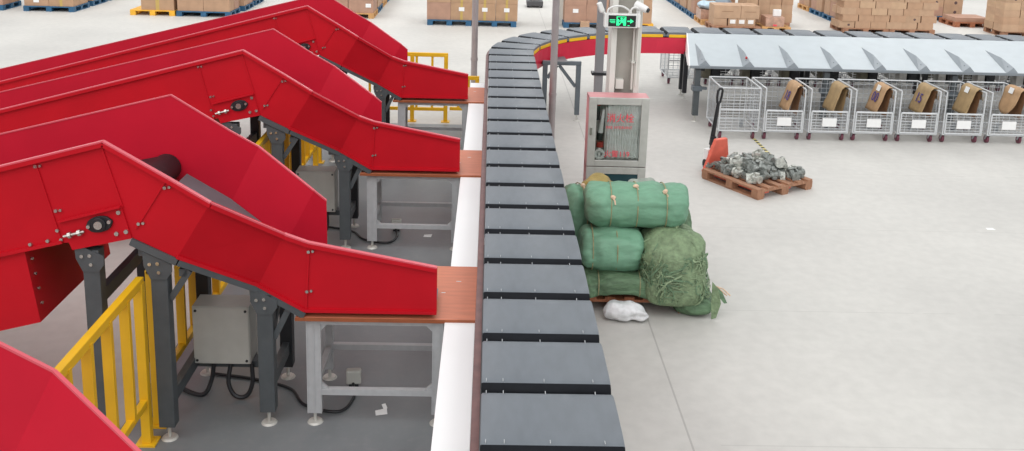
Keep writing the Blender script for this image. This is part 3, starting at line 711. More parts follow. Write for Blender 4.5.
# ------------------------------------------------------------------ pallets
def make_pallet(name, L, Wd, H, m, label, loc, rz, group=None, nb=7, detail=True):
    r = empty(name, loc, rz, label, 'pallet', group)
    bz = .022
    if detail:
        for k in range(nb):
            y = -Wd / 2 + .05 + (Wd - .1) * k / (nb - 1); MB().bb(-L / 2, L / 2, y - .045, y + .045, H - bz, H).build('deck_board', m, r)
        for x in (-L / 2 + .05, 0, L / 2 - .05):
            MB().bb(x - .05, x + .05, -Wd / 2, Wd / 2, H - bz * 2, H - bz).build('cross_board', m, r)
            for y in (-Wd / 2 + .06, 0, Wd / 2 - .06): MB().bb(x - .05, x + .05, y - .06, y + .06, bz, H - bz * 2).build('block', m, r)
        for y in (-Wd / 2 + .06, 0, Wd / 2 - .06): MB().bb(-L / 2, L / 2, y - .05, y + .05, 0, bz).build('bottom_board', m, r)
    else:
        mb = MB()
        for k in range(6):
            y = -Wd / 2 + .08 + (Wd - .16) * k / 5; mb.bb(-L / 2, L / 2, y - .075, y + .075, H - .03, H)
        mb.build('pallet_deck', m, r)
        for x in (-L / 2 + .07, 0, L / 2 - .07):
            mb = MB().bb(x - .07, x + .07, -Wd / 2, Wd / 2, 0, .02)
            for y in (-Wd / 2 + .07, 0, Wd / 2 - .07): mb.bb(x - .07, x + .07, y - .07, y + .07, .02, H - .03)
            mb.build('pallet_skid', m, r)
    return r

# pallet with metal castings and pallet jack
PC = V((3.43, 11.60, 0)); PA = math.atan2(-.86, .51)          # local x runs from the back corner towards the front
make_pallet('wooden_pallet', .97, .96, .13, 'wood', 'pale brown wooden pallet on the open floor loaded with metal castings', PC, PA, nb=6)
def casting_mesh(kind):
    mb = MB()
    if kind == 0:       # saddle clamp with two ears
        n = 9; vs = []
        for k in range(n):
            t = PI * k / (n - 1); vs.append((math.cos(t), math.sin(t)))
        out = [(.07 * c, s * .075) for c, s in vs] + [(.042 * c, s * .045) for c, s in vs[::-1]]
        mb.prism([(x, -.035, z) for x, z in out], (0, .07, 0)); mb.bb(.05, .105, -.03, .03, 0, .022).bb(-.105, -.05, -.03, .03, 0, .022)
        mb.cyl((.085, 0, .02), (.085, 0, .05), .012, 6).cyl((-.085, 0, .02), (-.085, 0, .05), .012, 6)
    elif kind == 1:     # flanged elbow
        mb.tube(bez([(-.07, 0, .04), (0, 0, .05), (.05, 0, .10)], 4), .036, 10); mb.cyl((-.085, 0, .038), (-.06, 0, .04), .058, 12).cyl((.04, 0, .09), (.055, 0, .108), .055, 12)
    else:               # ribbed housing
        mb.cyl((-.06, 0, .05), (.06, 0, .05), .048, 12).cyl((-.075, 0, .05), (-.05, 0, .05), .06, 12).bb(-.03, .03, -.065, .065, .0, .03).cyl((0, 0, .05), (0, 0, .115), .026, 10).cyl((0, 0, .105), (0, 0, .125), .035, 6)
    return mb
protos = []
for k, m in ((0, 'casting'), (1, 'casting'), (2, 'casting'), (0, 'casting_pale'), (2, 'casting_pale')):
    o = casting_mesh(k).build('metal_casting', m, smooth=True, angle=30)
    tag(o, 'grey green metal casting heaped on the pallet behind the salmon pallet jack', 'metal part', 'metal castings on the pallet'); protos.append(o)
used = set(); ca, sa = math.cos(PA), math.sin(PA); n = 0
for row in range(9):
    for c in range(7):
        # two ridges of parts along the deck
        lx = -.41 + row * .095 + random.uniform(-.02, .02); ly = -.30 + c * .115 + random.uniform(-.02, .02)
        if row == 8 and c in (2, 3, 4): continue
        if lx > .33 and ly < -.05: continue
        if random.random() < .06: continue
        lay = 2 if (c in (1, 2, 5) and 0 < row < 7) else 1
        for h in range(lay):
            i = random.randrange(5); o = protos[i]
            if i in used: o = o.copy(); C.objects.link(o)
            used.add(i); s = random.uniform(.95, 1.2)
            o.location = (PC.x + lx * ca - ly * sa, PC.y + lx * sa + ly * ca, .132 + h * .085); o.scale = (s, s, s)
            o.rotation_euler = (random.uniform(-.25, .25) * h, random.uniform(-.3, .3) * h, random.uniform(0, 6.28)); n += 1
for i in range(5):
    if i not in used: bpy.data.objects.remove(protos[i])
# pallet jack: forks run under the pallet deck along local x
jk = empty('pallet_jack', (PC.x + -.72 * ca - .10 * sa * -1, PC.y + -.72 * sa - .10 * ca, 0), PA, 'salmon red pallet jack with upright black handle at the left of the pallet', 'pallet jack')
for y in (-.19, .19): MB().bb(.1, 1.15, y - .07, y + .07, .040, .068).build('fork', 'jack', jk, bevel=.006)
MB().prism([(.12, -.22, .05), (.17, -.10, .46), (.17, .10, .46), (.12, .22, .05)], (-.05, 0, .01)).build('jack_body', 'jack', jk, bevel=.01)
MB().prism([(.0, -.13, .06), (.10, -.20, .06), (.15, -.10, .42), (.06, -.08, .36)], (0, .03, 0)).prism([(.0, .10, .06), (.10, .17, .06), (.15, .07, .42), (.06, .05, .36)], (0, .03, 0)).build('side_rib', 'jack', jk)
MB().cyl((.02, 0, .06), (.02, 0, .42), .05, 16).cyl((.02, 0, .42), (.02, 0, .46), .03, 12).build('hydraulic_pump', 'steel_dark', jk, smooth=True)
MB().bb(-.03, .05, -.12, -.03, .16, .30).build('pale_plate', 'paper', jk)
for y in (-.05, .05): MB().cyl((0, y - .028, .085), (0, y + .028, .085), .085, 18).build('steer_wheel', 'black', jk, smooth=True)
hd = MB().tube([(-.02, 0, .34), (.0, .01, .60), (.035, .02, .93)], [.034, .028, .022], 10).build('handle', 'black', jk, smooth=True)
MB().tube([(.035 + .03 * a_, .02 + .04 * b_, z_) for a_, b_, z_ in ((0, -.6, .92), (.2, -1, 1.0), (.5, -1, 1.08), (.7, -.4, 1.11), (.7, .4, 1.11), (.5, 1, 1.08), (.2, 1, 1.0), (0, .6, .92))], .016, 8, True).build('grip_loop', 'black', hd, smooth=True)
tag(MB().bb(-.022, .022, 0, 1.55, .001, .004).build('hazard_tape', 'hazard', loc=(3.99, 12.25, 0)), 'strip of black and yellow hazard tape on the floor before the empty cart', 'tape')

# ------------------------------------------------------------------ green bales on pallet
make_pallet('wooden_pallet', 1.10, 1.10, .14, 'wood_red', 'reddish brown wooden pallet under the stack of green bales', (1.28, 8.36, 0), PI / 2, nb=7)
def ring(rx_, ry, rz, x, e=.75, n=28):
    sg = lambda t, p: math.copysign(abs(t) ** p, t)
    return [(x, ry * sg(math.cos(2 * PI * k / n), e), rz * sg(math.sin(2 * PI * k / n), e)) for k in range(n)]
def bale(loc, dims, m, label, rings, e=.45, rz=0, seed=0, amp=.014, knots=True, grp='green wrapped bales on the pallet', e2=.85, tilt=0.0):
    r = empty('wrapped_bale', loc, rz, label, 'bale', grp); rx, ry, rzz = dims; r.rotation_euler.y = tilt
    mb = lump(rx, ry, rzz, e, 72, 60, amp, 6, seed, rings, e2)
    def wr(p):      # creases that run along the bale and gather at its ends
        t = abs(p[0]) / rx; a = math.atan2(p[2], p[1]); k = 1 + .035 * max(0, t - .55) * math.sin(9 * a + seed) + .012 * noise.noise(V((p[0] * 3, a * 4, seed)))
        k -= amp * 2.2 * max(0, .35 - abs(noise.noise(V((p[0] * 4 + seed, p[1] * 11, p[2] * 11))))) * t
        n1 = noise.noise(V((p[0] * 7 + a * 1.2 + seed, a * 1.6, seed * 2.0))); n2 = noise.noise(V((p[0] * 3 - a * 2 + seed, a * 3.2, seed * 3.0 + 7)))
        k += (.022 + amp) * (max(0, 1 - abs(n1) * 4) ** 1.5 + .8 * max(0, 1 - abs(n2) * 5) ** 1.5) * (.45 + .75 * t)
        return (p[0] + .02 * noise.noise(V((p[1] * 8, p[2] * 8, seed + (p[0] > 0) * 5))) * t, p[1] * k, p[2] * k)
    mb.v = [wr(p) for p in mb.v]
    mb.v = [(x, y, max(z, -rzz * .96) + rzz) for x, y, z in mb.v]
    mb.build('bale_wrap', m, r, smooth=True, angle=180)
    for i, x in enumerate(rings):
        k = (1 - (abs(x) / rx) ** (2 / e)) ** (e / 2) if abs(x) < rx else .3
        pts = [(px + .012 * math.sin(3 * py + i), py, pz + rzz) for px, py, pz in ring(rx, ry * k * .985, rzz * k * .985, x, e2)]
        tw = MB().tube(pts, .0052, 6, True).build('twine', 'twine', r, smooth=True)
        if knots:
            a = 2.15 + .35 * math.sin(i * 2.3 + seed); kp = V((x, -abs(math.cos(a) * ry * k) - .005, math.sin(a) * rzz * k + rzz + .01))
            mk = lump(.024, .018, .02, 1, 10, 7, .006, 20, i); mk.v = [(p[0] + kp.x, p[1] + kp.y, p[2] + kp.z) for p in mk.v]
            mk.tube([kp, kp + V((.02, -.02, -.03)), kp + V((.025, -.03, -.06))], .008, 5)
            mk.build('knot', 'knot', tw, smooth=True)
    return r
bale((1.31, 8.13, .135), (.50, .40, .115), 'tarp_dark', 'dark green flattened bale at the bottom of the stack, directly on the pallet', [-.30, .05], .4, seed=3, knots=False, amp=.022, e2=.5)
bale((1.12, 8.04, .335), (.275, .27, .185), 'tarp', 'smooth green bale at the left of the middle layer with two twines', [-.17, .03], .42, seed=5, knots=False)
bale((1.35, 8.18, .68), (.46, .24, .195), 'tarp', 'long smooth green bale lying on top of the stack with three knotted twines', [-.24, -.02, .23], .38, seed=8)
bale((.86, 8.55, .14), (.20, .24, .40), 'tarp', 'upright green sack at the left behind the stack, half hidden by the sorter', [.02], .8, seed=11, rz=.3)
bale((1.45, 8.62, .14), (.50, .20, .34), 'tarp_dark', 'dark green bale at the back of the pallet hidden behind the top bale', [0], .6, seed=13, knots=False)
# shaggy olive bale at the right with frayed strips
sh = empty('frayed_bale', (1.655, 8.02, .09), 0, 'shaggy olive green bale of frayed netting slumping off the right of the pallet', 'bale', 'green wrapped bales on the pallet')
BR = (.265, .335, .30)
mb = lump(*BR, .42, 52, 36, .03, 5, 21, None, .6)
def slump(p):
    x, y, z = p; k = 1 + .16 * max(0, -z / BR[2]); return (x * k + .05 * max(0, -z / BR[2]), y * k, max(z, -.97 * BR[2]) + BR[2])
mb.v = [slump(p) for p in mb.v]
mb.build('bale_wrap', 'tarp_olive', sh, smooth=True, angle=180)
mb = lump(.18, .19, .115, .85, 28, 16, .018, 8, 23); mb.v = [(x + .21, y - .14, max(z, -.09) + .0) for x, y, z in mb.v]
mb.build('bulging_corner', 'tarp_dark', sh, smooth=True, angle=180)
def surf(a, z):     # point on the bale surface at angle a and height z
    t = max(-1, min(1, z / BR[2] - 1)); c = (1 - abs(t) ** (2 / .5)) ** (.5 / 2) if abs(t) < 1 else .05
    c = max(c, .25); k = 1 + .16 * max(0, -t)
    return V((BR[0] * c * math.copysign(abs(math.cos(a)) ** .55, math.cos(a)) * k * 1.02 + .05 * max(0, -t), BR[1] * c * math.copysign(abs(math.sin(a)) ** .55, math.sin(a)) * k * 1.02, z))
mb = MB()
for k in range(330):
    a = random.uniform(-3.1, .35); z = random.gauss(.34, .10); L = random.uniform(.06, .20); n = 7
    da = random.uniform(-.9, .9); pts = []; cur = random.uniform(-3, 3); out = 0
    if random.random() < .2: L = random.uniform(.22, .40); da *= .35
    for j in range(n):
        t = j / (n - 1); aa = a + da * t * L * 3 + .10 * math.sin(cur + t * 5) * min(1, L * 6); zz = max(-.03, z - L * t * (.7 + .3 * math.sin(cur)) + .02 * math.sin(t * 6 + cur))
        p = surf(aa, zz); out = .004 + .035 * math.sin(PI * t) * abs(math.sin(cur)); p += V((math.cos(aa), math.sin(aa), .2)) * out; pts.append(p)
    w = random.uniform(.006, .018); vs = []
    for j, q in enumerate(pts):
        dr = (pts[min(j + 1, n - 1)] - pts[max(j - 1, 0)]).normalized(); rad = V((q.x, q.y, .2)).normalized(); sd_ = dr.cross(rad).normalized()
        ww = w * (1 - .5 * j / n); vs += [q - sd_ * ww / 2, q + sd_ * ww / 2]
    mb.add(vs, [(2 * j, 2 * j + 1, 2 * j + 3, 2 * j + 2) for j in range(n - 1)], (0, 1, 0, 1, 2)[k % 5])
fr_ = mb.build('frayed_strips', ['tarp_olive', 'tarp_dark', 'tarp_pale'], sh); fr_['kind'] = 'stuff'
mb = MB()
mb.add([(.33, -.27, .24), (.385, -.30, .18), (.405, -.33, .06), (.37, -.335, -.07), (.33, -.33, -.085), (.325, -.30, .05)], [(0, 1, 2, 3, 4, 5)])
mb.build('loose_flap', 'tarp_olive', sh); MB().add([(.36, -.25, .20), (.42, -.28, .15), (.47, -.29, .05), (.44, -.30, .05), (.38, -.29, .12)], [(0, 1, 2, 3, 4)]).build('loose_flap', 'tarp_dark', sh)
for q in ((.12, -.2, .13), (.15, -.19, .15)): MB().tube([(.37, -.2, .17), (.40 + q[0] * .3, -.22, q[2]), (.36 + q[0], -.22, .09)], .007, 5).build('twine_end', 'knot', sh, smooth=True)
def sack(loc, dims, m, label, seed, rz=0, name='folded_sack', amp=.04, cat='sack', e=.9):
    mb = lump(*dims, e, 44, 28, amp * .7, 7, seed)
    mb.v = [tuple(V(p) * (1 + .16 * abs(noise.noise(V(p) * 14 + V((seed, 0, 0)))) - .05)) for p in mb.v]
    mb.v = [(x, y, max(z, -dims[2] * .85) + dims[2] * .85) for x, y, z in mb.v]
    return tag(mb.build(name, m, loc=loc, rz=rz, smooth=True, angle=60), label, cat)
sack((1.06, 8.62, .80), (.16, .13, .10), 'gold', 'crumpled gold olive sack poking up behind the left of the top bale', 31, .3)
sack((1.47, 8.62, .80), (.16, .12, .085), 'greysack', 'crumpled grey green sack poking up behind the middle of the top bale', 33, -.2)
sack((1.24, 7.66, .0), (.18, .10, .085), 'plastic', 'crumpled white plastic bag on the floor in front of the bale pallet', 37, -.15, 'plastic_bag', .035, 'bag')

# ------------------------------------------------------------------ discharge chute
CZ0, CZ1, CY0, CY1, XA, XB = .90, 1.185, 14.74, 16.22, 3.33, 11.2
chute = empty('discharge_chute', (XA, CY0, 0), 0, 'long sloping pale grey metal chute along the far run of the sorter, above the carts', 'chute')
LX = XB - XA
def CZ(y): return CZ0 + (CZ1 - CZ0) * y / (CY1 - CY0)
SK = .17
mb = MB().prism([(-SK, 0, CZ0), (.06, CY1 - CY0, CZ1), (LX, CY1 - CY0, CZ1), (LX, 0, CZ0)], (0, 0, .012)); mb.build('chute_sheet', 'chute', chute)
MB().bb(-SK, LX, -.03, .01, CZ0 - .028, CZ0 + .014).build('front_lip', 'lip', chute, bevel=.004)
MB().prism([(-SK - .012, 0, CZ0 + .01), (.048, CY1 - CY0, CZ1 + .015), (.048, CY1 - CY0, .86), (-SK + .03, .35, CZ0 - .05)], (.012, 0, 0)).build('end_plate', 'white', chute)
wd = None; k = 0
for i in range(12):
    x = .10 + i * .70
    if x > LX - .3: break
    if wd is None:
        mb = MB(); y2 = 1.0; zz = CZ(0) + .012; za = CZ(y2) + .012
        # local wedge: left edge on the sheet, ridge, right edge on the sheet, apex up the slope
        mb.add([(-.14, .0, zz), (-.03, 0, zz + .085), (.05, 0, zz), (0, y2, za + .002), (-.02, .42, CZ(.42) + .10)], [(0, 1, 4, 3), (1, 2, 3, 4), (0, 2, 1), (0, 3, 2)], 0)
        mb.mi = [1, 0, 1, 0]  # left and front faces take the painted shade, right face the sheet colour
        wd = mb.build('slot_divider', ['chute', 'chute_shade'], chute); wd.location.x = x
        b = MB(); b.bolt((-.06, .12, zz + .07), (-1, 0, .3), .016, .01).build('divider_bolt', 'steel', wd); 
    else: copy_tree(wd, chute, (x, 0, 0))
MB().cyl((.755, .16, CZ(.16) + .085), (.745, .155, CZ(.16) + .112), .018, 10).build('red_button', 'hose_red', chute)
for i in range(5):
    x = -.03 + i * 2.05
    if x > LX: break
    mb = MB().bb(x - .045, x + .045, .02, .11, .1, CZ0 - .05); l = mb.build('leg', 'steel', chute, bevel=.004)
    foot_mb(x, .065).build('levelling_foot', 'foot', l, smooth=True)
    MB().bb(x - .075, x + .075, -.005, .135, .50, .58).bb(x + .05, x + .16, .03, .10, .52, .56).build('leg_clamp', 'steel_mid', l, bevel=.004)
# cross frame under the chute near its end
MB().beam((.2, 1.70 - .02, .92), (.02, 1.2, .70), .05, .05).beam((.06, .1, .84), (.06, 1.6, .84), .06, .06).build('under_brace', 'steel_dark', chute)

# ------------------------------------------------------------------ wire carts
def make_cart(label, group, gate=True, plate=True, loc=(0, 0, 0), flip=False):
    """origin on the floor under the front left corner; x right, y away from the viewer"""
    w, d, h = .585, .80, .785; z0 = .135
    r = empty('wire_cart', loc, 0, label, 'cart', group)
    fr = MB(); t = .011
    for x in (0, w):
        for y in (0, d): fr.cyl((x, y, z0), (x, y, h), t, 8)
    for z in (z0, h):
        fr.cyl((0, 0, z), (0, d, z), t, 8).cyl((w, 0, z), (w, d, z), t, 8).cyl((0, d, z), (w, d, z), t, 8)
    fr.cyl((0, 0, z0), (w, 0, z0), t, 8)
    fr.build('cart_frame', 'cart_white', r, smooth=True)
    def mesh(p, u, v, nu, nv, name, m='galv', th=.0035):
        mb = MB(); p, u, v = V(p), V(u), V(v)
        for i in range(1, nu): mb.cyl(p + u * i / nu, p + u * i / nu + v, th, 4, caps=False)
        for j in range(1, nv): mb.cyl(p + v * j / nv, p + v * j / nv + u, th, 4, caps=False)
        return mb.build(name, m, r)
    hh = h - z0
    mesh((0, 0, z0), (0, d, 0), (0, 0, hh), 8, 9, 'side_mesh'); mesh((w, 0, z0), (0, d, 0), (0, 0, hh), 8, 9, 'side_mesh'); mesh((0, d, z0), (w, 0, 0), (0, 0, hh), 7, 9, 'back_mesh')
    mesh((0, 0, z0), (w, 0, 0), (0, d, 0), 7, 9, 'bottom_mesh')
    if gate:
        g = MB(); gz = .455
        g.cyl((.025, -.012, gz), (w - .025, -.012, gz), .014, 8).cyl((.025, -.012, z0 + .02), (w - .025, -.012, z0 + .02), .012, 8).cyl((.025, -.012, z0 + .02), (.025, -.012, gz), .012, 8).cyl((w - .025, -.012, z0 + .02), (w - .025, -.012, gz), .012, 8)
        for k in range(1, 7): g.cyl((.03, -.012, z0 + .02 + k * .043), (w - .03, -.012, z0 + .02 + k * .043), .004, 5)
        for k in range(1, 6): g.cyl((w * k / 6, -.012, z0 + .02), (w * k / 6, -.012, gz), .0035, 4)
        gt = g.build('front_gate', 'cart_white', r, smooth=True)
        if plate: MB().bb(w / 2 - .105, w / 2 + .105, -.034, -.022, z0 + .10, z0 + .225).build('label_plate', 'paper', gt)
    else:
        g = MB().cyl((0, 0, h), (w, 0, h), t, 8).bb(.01, w - .01, -.012, .004, .445, .475)
        for k in range(1, 13): 
            z = z0 + hh * k / 14
            g.cyl((0, 0, z), (w, 0, z), .004, 5)
        for k in range(1, 6): g.cyl((w * k / 6, 0, z0), (w * k / 6, 0, h), .0035, 4)
        g.build('front_gate', 'cart_white', r, smooth=True)
    for i, (x, y) in enumerate(((.04, .06), (w - .05, .06), (.05, d - .06), (w - .05, d - .06))):
        c = MB().bb(x - .03, x + .03, y - .03, y + .03, z0 - .012, z0 - .004).prism([(x - .028, y - .03, z0 - .01), (x - .028, y + .03, z0 - .01), (x - .028, y + .045, .05), (x - .028, y + .02, .05)], (.006, 0, 0)).prism([(x + .022, y - .03, z0 - .01), (x + .022, y + .03, z0 - .01), (x + .022, y + .045, .05), (x + .022, y + .02, .05)], (.006, 0, 0))
        c = c.build('caster', 'galv', r)
        MB().cyl((x - .017, y + .03, .056), (x + .017, y + .03, .056), .056, 16).build('caster_wheel', 'caster_pink' if i != 3 else 'steel_mid', c, smooth=True)
    return r
cx0 = [-.025 + c for c in [3.455, 4.125, 4.805, 5.475, 6.155, 6.84, 7.53]]
ys = [13.72 + .011 * k for k in range(7)]
make_cart('empty white wire cart with full mesh front, leftmost of the front row', 'wire carts in front of the chute', False, False, (cx0[0], ys[0], 0))
ords = ['second front row cart from the left, holding tan kraft paper with faint blue marks', 'third front row cart from the left, holding olive brown double kraft paper', 'fourth front row cart from the left, its kraft bag marked with blue zeros',
        'fifth front row cart from the left, its kraft bag marked 15', 'sixth front row cart, holding a plain kraft bag with a white label', 'rightmost front row cart at the photo edge, holding a rounded kraft bag']
g0 = make_cart(ords[0], 'wire carts in front of the chute', True, True, (cx0[1], ys[1], 0))
for k in range(1, 6): copy_tree(g0, None, (cx0[k + 1], ys[k + 1], 0), None, ords[k])
# two more of the row towards the right, outside the narrow view
# kraft bags folded over the right hand rails
def kraft(i, m, label, mark=None, white=False, rounded=False, double=False):
    X = cx0[i] + .585; Y = ys[i]
    r = empty('kraft_bag', (X, Y, .785), 0, label, 'paper bag', 'kraft bags draped over cart rails')
    # inner flap swings towards -x; the sheet spans y from y0 to y1
    y0, y1 = .12, .56; nu, nv = 9, 12; vs = []; L = .46
    for j in range(nv + 1):
        t = j / nv; L0 = L * (1 if not rounded else 1)
        for k in range(nu + 1):
            u = k / nu; y = y0 + (y1 - y0) * u
            fold = .04
            d = t * (L0 + .16) - .16
            if rounded and t > .6: y = y0 + (y1 - y0) * (.5 + (u - .5) * math.sqrt(max(0, 1 - ((t - .6) / .42) ** 2)))
            if d < 0: x, z = .022 + .01 * math.sin(-d * 9), d * .9 * -1 * -1
            else: x, z = -.085 - .13 * (d / L) ** 1.05, .03 - d * .90
            if d < 0: z = d * .92
            if -.06 < d < .02: z = .03 - max(d, 0); x = -.085 * (d + .06) / .08 + .01 * (d + .06) / .08
            x += .012 * noise.noise(V((u * 3, t * 4, i * 2.0))); z += .008 * noise.noise(V((u * 4, t * 3, i * 5.0)))
            vs.append((x, y, z))
    fs = [(j * (nu + 1) + k, j * (nu + 1) + k + 1, (j + 1) * (nu + 1) + k + 1, (j + 1) * (nu + 1) + k) for j in range(nv) for k in range(nu)]
    o = MB().add(vs, fs).build('paper_sheet', m, r, smooth=True, angle=180); sd = o.modifiers.new('solid', 'SOLIDIFY'); sd.thickness = .006
    # second ply hanging straighter behind
    vs = []
    for j in range(7):
        t = j / 6
        for k in range(6):
            u = k / 5; vs.append((-.022 - .05 * t + .008 * noise.noise(V((u * 3, t * 3, i))), y0 - .02 + (y1 - y0) * .75 * u, -.02 - .40 * t))
    MB().add(vs, [(j * 6 + k, j * 6 + k + 1, (j + 1) * 6 + k + 1, (j + 1) * 6 + k) for j in range(6) for k in range(5)]).build('inner_ply', 'kraft_shadow' if not double else m, r, smooth=True, angle=180)
    d = .24; px, pz = -.02 - .26 * (d / L) ** 1.05, -.03 - d * .80; nrm = V((-.80, 0, .565)).normalized()
    ang = math.atan2(.13, .90 * L)
    def on(d_, y): return V((-.085 - .13 * (d_ / L) ** 1.05 - .012, y, .03 - d_ * .90 + .004))
    R = Matrix(((0, math.sin(ang), -math.cos(ang)), (-1, 0, 0), (0, math.cos(ang), math.sin(ang)))).to_euler()
    if mark:
        text_mesh(mark, .21, 'blue_marking', 'ink', r, on(.23, .36), R, .002)
    if white:
        c = on(.07, .36); MB().box((0, 0, 0), (.12, .09, .003)).build('white_label', 'paper', r, loc=c).rotation_euler = R
    return r
kraft(1, 'kraft', 'tan kraft paper with faint blue marks draped in the second cart', '18')
kraft(2, 'kraft_dark', 'olive brown kraft paper folded double, draped in the third cart', double=True)
kraft(3, 'kraft', 'kraft bag with a round blue mark and white label, in the fourth cart', '00', True)
kraft(4, 'kraft_dark', 'kraft bag with blue number 15, draped in the fifth cart', '15')
kraft(5, 'kraft_dark', 'plain kraft bag with a white label, draped in the sixth cart', None, True)
kraft(6, 'kraft', 'rounded kraft bag with a white label, in the rightmost cart', None, True, True)
# second row of carts beyond the sorter
b0 = make_cart('white wire cart beyond the sorter, standing free left of the chute', 'wire carts beyond the chute', False, False, (3.36, 17.6, 0))
for k in range(1, 10):
    copy_tree(b0, None, (3.36 + .70 * k, 17.6, 0), None, 'white wire cart beyond the chute, %s from the left end of the back row' % ('', 'second', 'third', 'fourth', 'fifth', 'sixth', 'seventh', 'eighth', 'ninth', 'tenth')[k])
    for m, dx, nm in (('sack_olive' if k % 3 else 'sack_white', .17, 'olive' if k % 3 else 'pale'), ('sack_black', .42, 'black')):
        mb = lump(.12, .30, .40, .6, 20, 12, .02, 7, k + dx); mb.v = [(x, y, z + .40) for x, y, z in mb.v]
        o = mb.build('mail_sack', m, loc=(3.36 + .70 * k + dx, 18.0, .145), smooth=True, angle=180)
        tag(o, '%s mail sack standing in the %s cart of the back row' % (nm, ('', 'second', 'third', 'fourth', 'fifth', 'sixth', 'seventh', 'eighth', 'ninth', 'tenth')[k]), 'sack', 'mail sacks in the back carts')

# ------------------------------------------------------------------ cartons and storage pallets
CM = {}
def carton_mesh(w, d, h, m, seams=True):
    key = (round(w, 3), round(d, 3), round(h, 3), m)
    if key in CM: return CM[key]
    mb = MB(); e = .008; b = .006; vs = []
    # bulged box: 3x3x3 lattice surface
    xs = [-w / 2, 0, w / 2]; ysx = [-d / 2, 0, d / 2]; zs = [0, h / 2, h]
    idx = {}
    def vid(i, j, k):
        if (i, j, k) not in idx:
            p = V((xs[i], ysx[j], zs[k])); 
            if j == 1 and k == 1: p.x *= 1 + .012
            if i == 1 and k == 1: p.y *= 1 + .012
            if i == 1 and j == 1 and k == 2: p.z -= .004
            idx[(i, j, k)] = len(vs); vs.append(p)
        return idx[(i, j, k)]
    fs = []
    for a in range(2):
        for c in range(2):
            for s in (0, 2):
                fs.append((vid(s, a, c), vid(s, a + 1, c), vid(s, a + 1, c + 1), vid(s, a, c + 1)))
                fs.append((vid(a, s, c), vid(a + 1, s, c), vid(a + 1, s, c + 1), vid(a, s, c + 1)))
                fs.append((vid(a, c, s), vid(a + 1, c, s), vid(a + 1, c + 1, s), vid(a, c + 1, s)))
    mb.add(vs, fs)
    # flap seam on the top
    mb.bb(-w / 2 + .01, w / 2 - .01, -.004, .004, h - .002, h + .0025)
    o = mb.build('carton', m); me = o.data; bpy.data.objects.remove(o); CM[key] = me; return me
def carton(x, y, z, w, d, h, m, label, group, rz=0, tagw=None):
    o = bpy.data.objects.new('carton', carton_mesh(w, d, h, m)); C.objects.link(o); o.location = (x, y, z); o.rotation_euler.z = rz
    tag(o, label, 'carton', group)
    if tagw: MB().bb(tagw[0] - .07, tagw[0] + .07, -d / 2 - .012, -d / 2 - .006, tagw[1] - .05, tagw[1] + .05).build('paper_label', 'paper', o)
    return o
_pp = {}
def spallet(x, y, m, label, group='storage pallets in the background', L=1.12, Wd=1.0):
    key = (m, L, Wd)
    if key in _pp: return copy_tree(_pp[key], None, (x, y, 0), None, label, group)
    _pp[key] = make_pallet('storage_pallet', L, Wd, .14, m, label, (x, y, 0), 0, group, detail=False); return _pp[key]
PZ = .141
def stack(x, y, nx, ny, nz, w, d, h, mats, label, group, tags=None, jit=.006, skip=None, brick=0):
    for k in range(nz):
        for j in range(ny):
            for i in range(nx):
                if skip and skip(i, j, k): continue
                m = mats[random.randrange(len(mats))]
                tg = tags(i, j, k) if tags else None
                carton(x + (i - (nx - 1) / 2) * (w + .012) + (.5 * brick * w if k % 2 else 0) + random.uniform(-jit, jit), y - .47 + d / 2 + j * (d + .008) + random.uniform(-jit, jit), PZ + k * (h + .001), w, d, h, m, label, group, random.uniform(-.012, .012), tg)
# left back rows
spallet(-13.15, 25.45, 'blue_plastic', 'blue pallet at the top left corner of the photo'); spallet(-11.42, 25.45, 'blue_plastic', 'blue pallet second from the left corner, under three big cartons', L=1.30)
spallet(-12.15 - .2 + .02, 27.2, 'blue_plastic', 'blue pallet behind the left corner carton stacks', L=1.0)
LBL = lambda i, j, k: (0, .14) if (j == 0 and (i + k) % 2 == 0 and k < 2) else None
stack(-13.15, 25.45, 2, 2, 1, .54, .46, .46, ['carton_pink', 'carton_tape'], 'brown carton on the blue pallet at the top left corner', 'cartons at the top left corner', LBL)
stack(-11.42, 25.45, 2, 2, 1, .62, .46, .44, ['carton_tape', 'carton', 'carton'], 'big brown carton on the second blue pallet from the left corner', 'cartons on the second left pallet', LBL)
for q in range(3):
    spallet(-11.42, 26.65 + 1.2 * q, 'blue_plastic', 'blue pallet receding behind the left corner stacks, %s back' % ('first', 'second', 'third')[q], L=1.30)
    stack(-11.42, 26.65 + 1.2 * q, 2, 2, 1, .62, .46, .44, ['carton', 'carton_pink'], 'brown carton in the receding left row, %s pallet back' % ('first', 'second', 'third')[q], 'receding left row of cartons')
spallet(-8.68, 25.22, 'yellow_plastic', 'yellow pallet under one tall carton near the top left', L=1.14); spallet(-7.37, 25.2, 'blue_plastic', 'blue pallet right of the yellow pallet', L=1.38)
stack(-8.55, 25.22, 1, 2, 1, .84, .46, .5, ['carton_tape'], 'taped carton on the yellow pallet', 'cartons on the yellow pallet')
stack(-7.37, 25.2, 2, 2, 1, .66, .46, .5, ['carton_pink', 'carton'], 'big plain carton on the blue pallet beside the yellow one', 'cartons beside the yellow pallet')
for q in range(2):
    spallet(-7.3, 26.4 + 1.2 * q, 'blue_plastic', 'blue pallet receding behind the yellow pallet row, %s back' % ('first', 'second')[q], L=1.38)
    stack(-7.3, 26.4 + 1.2 * q, 2, 2, 1, .66, .46, .5, ['carton', 'carton_pink'], 'carton in the receding row behind the yellow pallet, %s pallet back' % ('first', 'second')[q], 'receding row behind the yellow pallet')
